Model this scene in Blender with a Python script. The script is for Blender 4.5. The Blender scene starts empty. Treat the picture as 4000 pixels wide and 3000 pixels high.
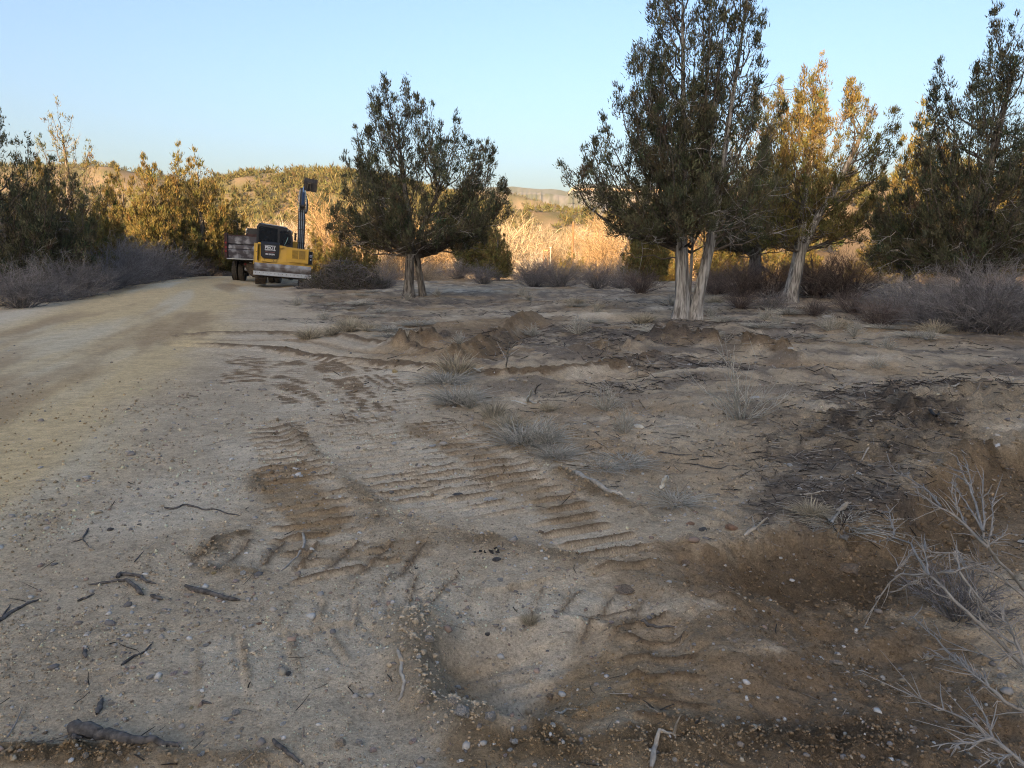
import bpy, bmesh, math
import numpy as np
from mathutils import Vector, Matrix

# ------------------------------------------------------------------ camera, sky, sun, exposure
scene = bpy.context.scene
COL = scene.collection
F4, TH, CAMH = 2850.0, math.atan(510 / 2850), 1.6          # focal length in photo pixels, pitch, eye height

cam = bpy.data.objects.new('camera', bpy.data.cameras.new('camera'))
COL.objects.link(cam)
cam.data.sensor_width = 36.0
cam.data.lens = 36.0 * F4 / 4000
cam.data.clip_start, cam.data.clip_end = 0.05, 30000
cam.location = (0, 0, CAMH)
cam.rotation_euler = (math.pi / 2 - TH, 0, 0)
scene.camera = cam

SUN_EL = math.atan(0.25)
LX, LY = 0.25, 0.9682                                       # horizontal direction in which the light travels
world = bpy.data.worlds.new('World')
scene.world = world
world.use_nodes = True
wn = world.node_tree
bg = wn.nodes['Background']
sky = wn.nodes.new('ShaderNodeTexSky')
sky.sky_type = 'NISHITA'
sky.sun_disc = False
sky.sun_elevation = SUN_EL
sky.sun_rotation = math.atan2(-LX, -LY)
sky.air_density, sky.dust_density, sky.ozone_density = 1.0, 5.0, 3.0
wn.links.new(sky.outputs[0], bg.inputs[0])
bg.inputs[1].default_value = 0.10

sun = bpy.data.objects.new('sun', bpy.data.lights.new('sun', 'SUN'))
COL.objects.link(sun)
sun.data.energy = 5.0
sun.data.angle = math.radians(0.5)
sun.data.color = (1.0, 0.66, 0.33)
sun.rotation_euler = Vector((LX, LY, -0.25)).to_track_quat('-Z', 'Y').to_euler()

scene.view_settings.view_transform = 'Standard'
scene.view_settings.look = 'None'
scene.view_settings.gamma = 1.0
scene.view_settings.exposure = 1.9
scene.view_settings.use_white_balance = True                # camera balanced for open shade
scene.view_settings.white_balance_temperature = 6800
scene.view_settings.white_balance_tint = 11
scene.cycles.use_denoising = True
scene.cycles.denoising_prefilter = 'NONE'
scene.cycles.filter_width = 1.1
scene.cycles.max_bounces = 6
scene.cycles.diffuse_bounces = 3
scene.cycles.transparent_max_bounces = 6

# ------------------------------------------------------------------ helpers
def ray(u, v):
    d = np.array([u - 2000, 1500 - v, -F4], float)
    c, s = math.cos(TH), math.sin(TH)
    return np.array([d[0], -d[2] * c + d[1] * s, d[1] * c + d[2] * s])

def P4(u, v, z=0.0):
    w = ray(u, v)
    return w * ((z - CAMH) / w[2]) + np.array([0, 0, CAMH])

K22 = 4000 / 2212
def P(u, v, z=0.0):
    return P4(u * K22, v * K22, z)

def at_depth(u, v, y):
    w = ray(u, v)
    return w * (y / w[1]) + np.array([0, 0, CAMH])

def hsh(ix, iy, seed):
    n = (ix.astype(np.int64) * 374761393 + iy.astype(np.int64) * 668265263 + seed * 1442695041) & 0xFFFFFFFF
    n = ((n ^ (n >> 13)) * 1274126177) & 0xFFFFFFFF
    n = (n ^ (n >> 16)) & 0xFFFFFFFF
    return n / 4294967295.0

def noise(x, y, seed=0):
    x = np.asarray(x, float); y = np.asarray(y, float)
    ix, iy = np.floor(x), np.floor(y)
    fx, fy = x - ix, y - iy
    fx = fx * fx * fx * (fx * (fx * 6 - 15) + 10); fy = fy * fy * fy * (fy * (fy * 6 - 15) + 10)
    a, b = hsh(ix, iy, seed), hsh(ix + 1, iy, seed)
    c, d = hsh(ix, iy + 1, seed), hsh(ix + 1, iy + 1, seed)
    return (a + (b - a) * fx) * (1 - fy) + (c + (d - c) * fx) * fy          # 0..1

def fbm(x, y, oct=4, seed=0, gain=0.5):
    s = 0; a = 1; t = 0
    for o in range(oct):
        s = s + a * (noise(x, y, seed + o * 17) - 0.5); t += a
        ca, sa = math.cos(0.7), math.sin(0.7)
        x, y = (x * ca - y * sa) * 2.03 + 3.1, (x * sa + y * ca) * 2.03 - 1.7
        a *= gain
    return s / t * 2                                                       # about -1..1

def sstep(a, b, x):
    t = np.clip((x - a) / (b - a), 0, 1)
    return t * t * (3 - 2 * t)

def polydist(x, y, pts):
    """distance to a polyline, arc length at the nearest point, signed side (left of travel is +)"""
    best = np.full(x.shape, 1e9); arc = np.zeros(x.shape); sgn = np.zeros(x.shape)
    acc = 0.0
    for (ax, ay), (bx, by) in zip(pts[:-1], pts[1:]):
        dx, dy = bx - ax, by - ay
        L = math.hypot(dx, dy)
        t = np.clip(((x - ax) * dx + (y - ay) * dy) / (L * L), 0, 1)
        qx, qy = x - ax - t * dx, y - ay - t * dy
        d = np.hypot(qx, qy)
        m = d < best
        best = np.where(m, d, best)
        arc = np.where(m, acc + t * L, arc)
        sgn = np.where(m, np.sign(dx * qy - dy * qx), sgn)
        acc += L
    return best, arc, sgn

def D2(*pts):
    return [tuple(P(u, v)[:2]) for u, v in pts]

def mesh(name, V, F, mat=None, smooth=False, col=None, attr=None):
    V = np.ascontiguousarray(V, np.float32); F = np.ascontiguousarray(F, np.int32)
    me = bpy.data.meshes.new(name)
    me.vertices.add(len(V)); me.vertices.foreach_set('co', V.ravel())
    k = F.shape[1]
    me.loops.add(F.size); me.loops.foreach_set('vertex_index', F.ravel())
    me.polygons.add(len(F)); me.polygons.foreach_set('loop_start', np.arange(0, F.size, k, dtype=np.int32))
    if smooth:
        me.polygons.foreach_set('use_smooth', np.ones(len(F), bool))
    if col is not None:
        a = me.attributes.new('tint', 'FLOAT_COLOR', 'POINT')
        c = np.ones((len(V), 4), np.float32); c[:, :3] = col
        a.data.foreach_set('color', c.ravel())
    for n_, v_ in (attr or {}).items():
        a = me.attributes.new(n_, 'FLOAT', 'POINT')
        a.data.foreach_set('value', np.ascontiguousarray(v_, np.float32))
    me.update(calc_edges=True)
    if mat is not None:
        me.materials.append(mat)
    return me

def obj(name, me, parent=None, loc=(0, 0, 0), rot=(0, 0, 0), scale=(1, 1, 1)):
    o = bpy.data.objects.new(name, me)
    COL.objects.link(o)
    o.parent = parent
    o.location, o.rotation_euler, o.scale = loc, rot, scale
    return o

def tag(o, label=None, cat=None, group=None, kind=None):
    for k, v in (('label', label), ('category', cat), ('group', group), ('kind', kind)):
        if v:
            o[k] = v
    return o

def thing(name, label, cat, loc=(0, 0, 0), rot=(0, 0, 0), scale=(1, 1, 1), group=None):
    return tag(obj(name, None, None, loc, rot, scale), label, cat, group)

def copy_tree(o, parent=None):
    c = o.copy(); COL.objects.link(c); c.parent = parent
    for ch in list(o.children):
        copy_tree(ch, c)
    return c

def join(parts):
    Vs, Fs, n = [], [], 0
    for V, F in parts:
        Vs.append(V); Fs.append(F + n); n += len(V)
    return np.concatenate(Vs), np.concatenate(Fs)

def norm(a):
    return a / np.maximum(np.linalg.norm(a, axis=-1, keepdims=True), 1e-9)

def tubes(Pt, R, n=3):
    """Pt (N,K,3), R (N,K) -> one quad mesh of N tubes"""
    Pt = np.asarray(Pt, float); R = np.asarray(R, float)
    N, K, _ = Pt.shape
    T = np.empty_like(Pt)
    T[:, 1:-1] = Pt[:, 2:] - Pt[:, :-2]; T[:, 0] = Pt[:, 1] - Pt[:, 0]; T[:, -1] = Pt[:, -1] - Pt[:, -2]
    T = norm(T)
    ref = np.where(np.abs(T[:, :1, 2:3]) < 0.8, np.array([0, 0, 1.0]), np.array([1.0, 0, 0]))
    U = norm(np.cross(T, np.broadcast_to(ref, T.shape))); W = np.cross(T, U)
    a = np.arange(n) * 2 * math.pi / n
    V = Pt[:, :, None] + R[:, :, None, None] * (np.cos(a)[:, None] * U[:, :, None] + np.sin(a)[:, None] * W[:, :, None])
    i = (np.arange(N) * K * n)[:, None, None] + (np.arange(K - 1) * n)[None, :, None]
    j = np.arange(n)[None, None, :]; j2 = (j + 1) % n
    F = np.stack([i + j, i + j2, i + n + j2, i + n + j], -1).reshape(-1, 4)
    return V.reshape(-1, 3), F

def bez(p0, p1, p2, K):
    t = np.linspace(0, 1, K)[None, :, None]
    return p0[:, None] * (1 - t) ** 2 + 2 * p1[:, None] * t * (1 - t) + p2[:, None] * t * t

# ------------------------------------------------------------------ materials
def nodes(name):
    m = bpy.data.materials.new(name); m.use_nodes = True
    nt = m.node_tree
    return m, nt, nt.nodes['Principled BSDF'], nt.nodes.new, nt.links.new

def simple(name, c, rough=0.6, metal=0.0, var=0.25, scale=6.0, bump=0.0, bscale=40.0, c2=None, thr=(0.35, 0.65), spec=0.3):
    """base colour broken up by noise towards c2 (dirt, wear, grain)"""
    m, nt, b, new, link = nodes(name)
    tc = new('ShaderNodeTexCoord'); n = new('ShaderNodeTexNoise')
    n.inputs['Scale'].default_value = scale; n.inputs['Detail'].default_value = 6
    link(tc.outputs['Object'], n.inputs['Vector'])
    r = new('ShaderNodeValToRGB')
    c2 = c2 or tuple(x * (1 - var) for x in c)
    r.color_ramp.elements[0].position, r.color_ramp.elements[1].position = thr
    r.color_ramp.elements[0].color = (*c2, 1); r.color_ramp.elements[1].color = (*c, 1)
    link(n.outputs['Fac'], r.inputs['Fac']); link(r.outputs[0], b.inputs['Base Color'])
    b.inputs['Roughness'].default_value = rough; b.inputs['Metallic'].default_value = metal
    b.inputs['Specular IOR Level'].default_value = spec
    if bump:
        n2 = new('ShaderNodeTexNoise'); n2.inputs['Scale'].default_value = bscale; n2.inputs['Detail'].default_value = 5
        link(tc.outputs['Object'], n2.inputs['Vector'])
        bp = new('ShaderNodeBump'); bp.inputs['Strength'].default_value = 0.7; bp.inputs['Distance'].default_value = bump
        link(n2.outputs['Fac'], bp.inputs['Height']); link(bp.outputs[0], b.inputs['Normal'])
    return m

def tinted(name, c, rough=0.85, spec=0.15, transl=0.0):
    """colour times the per-leaf / per-twig tint attribute"""
    m, nt, b, new, link = nodes(name)
    a = new('ShaderNodeAttribute'); a.attribute_name = 'tint'
    mx = new('ShaderNodeMix'); mx.data_type = 'RGBA'; mx.blend_type = 'MULTIPLY'
    mx.inputs['Factor'].default_value = 1.0
    mx.inputs[6].default_value = (*c, 1)
    link(a.outputs['Color'], mx.inputs[7]); link(mx.outputs[2], b.inputs['Base Color'])
    b.inputs['Roughness'].default_value = rough; b.inputs['Specular IOR Level'].default_value = spec
    if transl:
        tr = new('ShaderNodeBsdfTranslucent'); ms = new('ShaderNodeMixShader')
        ms.inputs[0].default_value = transl
        link(mx.outputs[2], tr.inputs['Color'])
        link(b.outputs[0], ms.inputs[1]); link(tr.outputs[0], ms.inputs[2])
        link(ms.outputs[0], nt.nodes['Material Output'].inputs['Surface'])
    return m

def bark(name, c1, c2):
    m, nt, b, new, link = nodes(name)
    tc = new('ShaderNodeTexCoord'); mp = new('ShaderNodeMapping'); mp.inputs['Scale'].default_value = (19, 19, 2.0)
    n = new('ShaderNodeTexNoise'); n.inputs['Scale'].default_value = 1.0; n.inputs['Detail'].default_value = 9; n.inputs['Distortion'].default_value = 0.7
    link(tc.outputs['Object'], mp.inputs[0]); link(mp.outputs[0], n.inputs['Vector'])
    r = new('ShaderNodeValToRGB')
    r.color_ramp.elements[0].position, r.color_ramp.elements[1].position = 0.38, 0.62
    r.color_ramp.elements[0].color = (*c1, 1); r.color_ramp.elements[1].color = (*c2, 1)
    link(n.outputs['Fac'], r.inputs['Fac']); link(r.outputs[0], b.inputs['Base Color'])
    bp = new('ShaderNodeBump'); bp.inputs['Strength'].default_value = 0.9; bp.inputs['Distance'].default_value = 0.02
    link(n.outputs['Fac'], bp.inputs['Height']); link(bp.outputs[0], b.inputs['Normal'])
    b.inputs['Roughness'].default_value = 0.9; b.inputs['Specular IOR Level'].default_value = 0.1
    return m

M = {}
M['juniper'] = tinted('juniper_foliage_shaded', (0.108, 0.102, 0.060), transl=0.2)  # darker grey-green copy for shaded trees: shade put into the base colour
M['juniper_sunlit'] = tinted('juniper_foliage_sunlit', (0.165, 0.138, 0.052), transl=0.25)  # golden copy for sunlit trees: low sun's warmth put into the base colour
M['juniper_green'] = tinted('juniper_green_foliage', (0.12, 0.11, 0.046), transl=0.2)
M['pinyon'] = tinted('pinyon_foliage', (0.15, 0.145, 0.08), transl=0.2)
M['bark_pale'] = bark('juniper_bark_pale', (0.11, 0.098, 0.088), (0.38, 0.355, 0.325))
M['bark_dark'] = bark('juniper_bark_dark', (0.05, 0.043, 0.038), (0.20, 0.178, 0.155))
M['limb'] = simple('limb_bark', (0.13, 0.105, 0.085), 0.9, var=0.5, scale=14)
M['dead'] = simple('dead_wood_grey', (0.33, 0.30, 0.27), 0.85, var=0.4, scale=9)
M['twig_grey'] = tinted('shrub_twig_grey', (0.20, 0.18, 0.172))
M['twig_brown'] = tinted('shrub_twig_brown', (0.15, 0.115, 0.10))
M['twig_straw'] = tinted('shrub_twig_straw', (0.28, 0.22, 0.16))
M['twig_cotton'] = tinted('cottonwood_twig', (0.30, 0.25, 0.18))
M['twig_cotton_pale'] = tinted('cottonwood_twig_pale', (0.36, 0.32, 0.27))
M['twig_cotton_red'] = tinted('cottonwood_twig_reddish', (0.30, 0.215, 0.125))
M['grass_dry'] = tinted('dry_grass', (0.40, 0.34, 0.25))
M['grass_grey'] = tinted('grey_grass', (0.38, 0.352, 0.30))
M['stick_dark'] = simple('stick_weathered_dark', (0.13, 0.115, 0.105), 0.85, var=0.7, scale=45, bump=0.008, bscale=70)
M['stick_pale'] = simple('stick_weathered_pale', (0.42, 0.37, 0.31), 0.8, var=0.45, scale=30, bump=0.002)
M['stick_white'] = simple('stick_bleached', (0.62, 0.58, 0.51), 0.8, var=0.3, scale=25)
M['char'] = simple('charred_wood', (0.035, 0.03, 0.028), 0.9, var=0.5, scale=30, bump=0.003)
M['branch_grey'] = simple('bare_branch_grey', (0.33, 0.295, 0.26), 0.75, var=0.35, scale=18)
M['stone'] = tinted('stone', (1, 1, 1), 0.75, 0.25)
M['clod'] = tinted('soil_clod', (1, 1, 1), 0.95, 0.05)
M['litter'] = tinted('twig_litter', (1, 1, 1), 0.9, 0.1)

# ------------------------------------------------------------------ terrain
ROAD_L = [(-7.5, -6), (-9.5, 6), (-11.8, 13), (-14.44, 20.6), (-16.77, 26.4), (-19.6, 35.0), (-22.0, 45), (-22.0, 60), (-12, 85), (10, 105)]
ROAD_R = [(-1.2, -6), (-2.0, 2), (-2.51, 3.7), (-3.22, 5.73), (-3.8, 8.04), (-4.8, 11.96), (-7.0, 19.35), (-10.6, 31.25), (-12.5, 40), (-12.0, 55), (-4, 75), (16, 95)]
ROAD_C = [(-4.4, -6), (-5.8, 4), (-7.6, 11), (-10.4, 20), (-14.5, 31), (-17.0, 42), (-17.5, 57), (-8, 80), (13, 100)]
BANK = [(0.55, 3.62), (0.80, 3.74), (1.29, 3.92), (1.71, 3.98), (2.22, 4.2), (3.18, 5.13), (4.47, 6.2), (6.0, 7.4), (9, 8.6)]
TRACKS = [  # centreline, width, depth, freshness, grouser pitch
    ([(-0.80, 3.45), (-1.08, 3.9), (-1.38, 4.65), (-1.75, 5.55), (-2.32, 6.95)], 0.52, 0.0125, 0.10, 0.185),
    ([(0.66, 3.5), (0.36, 4.2), (-0.15, 5.4), (-0.78, 7.0)], 0.50, 0.0135, 0.15, 0.185),
    ([(-0.10, 4.25), (-0.35, 4.8), (-0.85, 5.85), (-1.45, 7.1)], 0.46, 0.011, 0.0, 0.185),
    ([(-0.55, 4.35), (-0.85, 5.0), (-1.30, 6.0), (-1.85, 7.2)], 0.46, 0.012, 0.0, 0.185),
    ([(-1.35, 7.2), (-2.1, 9.2), (-2.75, 11.2)], 0.5, 0.0128, 0.0, 0.185),
    ([(-2.1, 7.4), (-3.0, 9.6), (-3.6, 11.6)], 0.5, 0.0128, 0.0, 0.185),
    ([(-1.9, 8.4), (-2.45, 10.0), (-3.1, 12.0)], 0.5, 0.0128, 0.0, 0.185),
    ([(-0.95, 7.6), (-1.5, 9.0), (-2.1, 10.6)], 0.5, 0.0128, 0.0, 0.185),
    ([(-3.4, 9.0), (-4.2, 11.6)], 0.6, 0.012, 0.10, 0.2),
    ([(-1.75, 3.72), (-0.95, 3.72), (-0.35, 3.60)], 0.42, 0.011, 0.3, 0.19),
    ([(-0.85, 3.30), (-0.45, 3.30), (-0.15, 3.22), (0.25, 3.15), (0.62, 2.95)], 0.36, 0.009, 0.15, 0.15),
    ([(-1.1, 3.02), (-0.75, 3.05), (-0.3, 3.12)], 0.30, 0.006, 0.0, 0.16),
    ([(-1.3, 2.55), (-0.85, 2.75), (-0.5, 2.95)], 0.45, 0.006, 0.0, 0.18),
    ([(0.50, 3.20), (0.62, 2.9), (0.58, 2.5), (0.5, 2.1)], 0.30, 0.014, 0.3, 0.15),
    ([(0.95, 3.3), (1.0, 2.8), (0.95, 2.2)], 0.35, 0.016, 0.4, 0.2),
]
BERMS = [   # crest line, half width, height, freshness
    (D2((620, 920), (655, 960), (720, 1020), (800, 1085), (900, 1140), (1020, 1170), (1180, 1195), (1300, 1225)), 0.08, 0.035, 0.35),
    (D2((820, 1125), (930, 1150), (1010, 1165)), 0.15, 0.035, 0.4),
    (D2((1015, 925), (1080, 955), (1160, 1000), (1260, 1055), (1380, 1105)), 0.08, 0.05, 0.6),
    (D2((548, 1030), (552, 1060)), 0.06, 0.03, 0.5),
    (D2((440, 1200), (480, 1170), (520, 1160)), 0.09, 0.03, 0.7),
    (D2((450, 1230), (560, 1238)), 0.06, 0.025, 0.4),
    (D2((-40, 1645), (140, 1640), (330, 1640), (600, 1655)), 0.07, 0.05, 0.9),
    (D2((1160, 1600), (1500, 1600), (1900, 1600)), 0.12, 0.05, 0.9),
    (D2((1000, 775), (1060, 735), (1110, 705), (1150, 688)), 0.28, 0.16, 0.9),
    (D2((1420, 742), (1520, 752), (1620, 762), (1710, 778)), 0.30, 0.20, 1.0),
    (D2((880, 745), (960, 738)), 0.45, 0.20, 0.95),
    (D2((1270, 770), (1380, 758)), 0.3, 0.16, 0.2),
    (D2((1500, 640), (1900, 650)), 0.6, 0.08, 0.4),
    (D2((1850, 640), (1990, 645)), 0.5, 0.25, 0.6),
    (D2((1960, 910), (2060, 950), (2140, 990)), 0.25, 0.10, 0.5),
    (D2((1860, 960), (1960, 890), (2120, 870)), 0.8, 0.13, 0.0),
]
GROOVES = [
    (D2((400, 733), (600, 731), (850, 760), (1000, 782)), 0.16, 0.05, 0.5),
    (D2((1040, 775), (1100, 735), (1170, 700)), 0.25, 0.14, 0.9),
    (D2((1300, 805), (1600, 785), (1900, 800)), 0.3, 0.06, 0.4),
    (D2((1240, 815), (1400, 800)), 0.3, 0.1, 0.5),
]
RUTS = [
    (D2((330, 733), (400, 724), (450, 719), (600, 716), (720, 722), (850, 742), (930, 760)), 0.15, 0.06, 0.95),
    (D2((390, 742), (480, 745), (560, 748), (700, 764), (850, 784), (1000, 800), (1150, 806), (1300, 792), (1420, 775)), 0.15, 0.07, 0.95),
    (D2((425, 760), (520, 772), (600, 776)), 0.10, 0.02, 0.45),
]
PIT = (0.06, 2.66)
FIELD_EDGE = D2((560, 600), (640, 640), (760, 730), (900, 830), (1010, 920), (1250, 1045), (1420, 1125), (1560, 1200))
MULCH = [
    (D2((1050, 655), (1400, 668), (1900, 690)), 1.3, 0.6),
    (D2((1180, 745), (1420, 752), (1700, 735)), 0.7, 0.7),
    (D2((700, 650), (1100, 632), (1700, 628)), 2.2, 0.55),
    (D2((1300, 850), (1480, 830)), 0.4, 0.4),   # polyline, radius in metres, amount
    (D2((1850, 870), (1960, 860), (2080, 850), (2200, 860)), 0.55, 0.95),
    (D2((1930, 890), (1880, 960), (1820, 1040), (1760, 1080)), 0.60, 0.9),
    (D2((1650, 900), (1720, 960), (1760, 1040)), 0.42, 0.65),
    (D2((1230, 715), (1400, 735), (1560, 728)), 1.1, 0.95),
    (D2((1330, 775), (1470, 790), (1540, 800)), 0.5, 0.8),
    (D2((760, 662), (890, 655), (1040, 650)), 1.6, 0.85),
    (D2((1000, 672), (1200, 670)), 1.2, 0.5),
    (D2((1420, 700), (1560, 698), (1700, 705)), 0.9, 0.9),
    (D2((1300, 640), (1420, 655)), 2.0, 0.5),
    (D2((1650, 660), (1850, 690), (2150, 700)), 1.1, 0.75),
    (D2((620, 690), (760, 700), (850, 715)), 0.7, 0.55),
    (D2((1130, 640), (1330, 633)), 1.5, 0.45),
    (D2((1010, 735), (1180, 725)), 0.6, 0.6),
]
FRESH = [
    (D2((610, 1015), (650, 1080), (700, 1140)), 0.25, 0.95),
    (D2((900, 920), (1060, 1010), (1260, 1130)), 0.20, 0.75),
    (D2((1560, 1200), (1750, 1200), (1900, 1160)), 0.15, 0.9),
    (D2((1480, 1560), (1800, 1560), (2150, 1560)), 0.25, 0.9),
    (D2((1400, 1400), (1700, 1380), (2050, 1390)), 0.35, 0.8),
    (D2((1430, 1230), (1700, 1290), (1980, 1300)), 0.42, 0.8),
    (D2((1330, 1480), (1700, 1480), (2150, 1480)), 0.34, 0.95),
    (D2((1050, 1640), (1600, 1640), (2200, 1620)), 0.16, 0.9),
    (D2((1960, 1180), (2120, 1090), (2212, 1010)), 0.45, 0.75),
    (D2((560, 1650), (0, 1650)), 0.06, 0.7),
    (D2((880, 1190), (620, 1190)), 0.18, 0.7),
    (D2((1950, 745), (2212, 745)), 0.5, 0.6),
    (D2((700, 640), (820, 690)), 0.6, 0.3),
    (D2((880, 690), (1000, 720), (1180, 690)), 0.8, 0.6),
]

def road_mask(x, y):
    dr, _, sr = polydist(x, y, ROAD_R)
    dl, _, sl = polydist(x, y, ROAD_L)
    return dr * sr, -dl * sl          # > 0 means on the road side of each edge

LAYERS = [   # skyline in photo pixels (u, v), ridge distance, foot distance
    ([(-3000, 720), (200, 668), (430, 672), (500, 682), (560, 692), (700, 720), (800, 748), (900, 780), (1000, 860), (1200, 960), (1400, 1000)], 760, 420),
    ([(500, 1000), (600, 800), (800, 748), (950, 712), (1050, 698), (1200, 696), (1330, 706), (1450, 720), (1600, 745), (1800, 785), (1950, 830), (2100, 880), (2400, 950), (2600, 1000)], 480, 230),
    ([(1500, 1000), (1700, 860), (1900, 832), (2000, 826), (2100, 832), (2300, 848), (2500, 850), (2800, 860), (3200, 900), (3600, 1000)], 380, 260),
    ([(1500, 760), (1700, 748), (1990, 762), (2060, 780), (2180, 820), (2260, 845), (2500, 860), (3000, 1000)], 1250, 900),
    ([(2250, 1000), (2450, 900), (2600, 830), (2800, 770), (3000, 735), (3200, 718), (3330, 722), (3600, 712), (4000, 700), (5200, 690), (8000, 720)], 230, 95),
]
H0K = ([-90, -60, -33, -28, -25.5, -19, -11, -4, -0.5, 1.6, 2.4, 4.6, 6.2, 7.5, 8.5, 9.2, 20, 60],
       [13, 11.5, 9.6, 10.0, 15.0, 16.3, 15.8, 14.6, 13.2, 12.6, 9.6, 9.8, 14.2, 14.8, 13.6, 10.6, 10.4, 10.0])

def base_h(x, y):
    """large shapes of the land"""
    r = np.hypot(x, y)
    z = 0.10 * fbm(x * 0.35, y * 0.35, 3, 5) * sstep(4, 10, r)
    rr, rl = road_mask(x, y)
    onroad = np.minimum(rr, rl)
    lift = 0.05 + 0.30 * sstep(14, 34, y)
    z = z * (1 - sstep(-1.5, 0.3, onroad) * 0.85) + lift * sstep(-1.0, 4.0, onroad)
    off = np.clip(-rl, 0, 60)                                             # bank left of the road
    z += np.where(rl < 0, 0.10 * sstep(0, 1.5, off) + 1.5 * sstep(2, 16, off) + 2.0 * sstep(14, 45, off), 0) * sstep(-10, 12, y) * (1 - sstep(90, 150, y))
    # the field falls away into the valley beyond about forty metres
    drop = 4.6 * sstep(42, 105, y + 0.25 * np.abs(x + 2)) * sstep(-30, -14, x - 0.02 * y)
    drop = np.maximum(drop, 4.6 * sstep(65, 130, y))
    z -= drop * (y > 0)
    # far hills
    az_u = 2000 + F4 * x / np.maximum(y, 1e-3) * 1.0
    front = y > 30
    if np.any(front):
        u = np.where(front, np.clip(2000 + F4 * x / np.maximum(y, 1) / math.cos(TH), -9000, 12000), 0)
        nz = fbm(x * 0.012, y * 0.012, 4, 31)
        hill = np.full(x.shape, -100.0)
        for sk, R, foot in LAYERS:
            vv = np.interp(u, [a for a, b in sk], [b for a, b in sk])
            yr = R * np.cos(np.arctan2(x, np.maximum(y, 1e-3)))
            zr = CAMH + (990 - vv) / F4 * yr
            prof = sstep(foot, R, r * (1 + 0.10 * nz)) * 0.95 + 0.05 * sstep(R * 0.9, R, r)
            h = -4.6 + (zr + 4.6) * prof * (1 + 0.10 * nz * (1 - sstep(R * 0.8, R, r)))
            h = h - sstep(R, R * 1.7, r) * (zr + 5) * 0.7
            hill = np.maximum(hill, h)
        z = np.where(front & (r > 80), np.maximum(z, hill), z)
    return z

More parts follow.
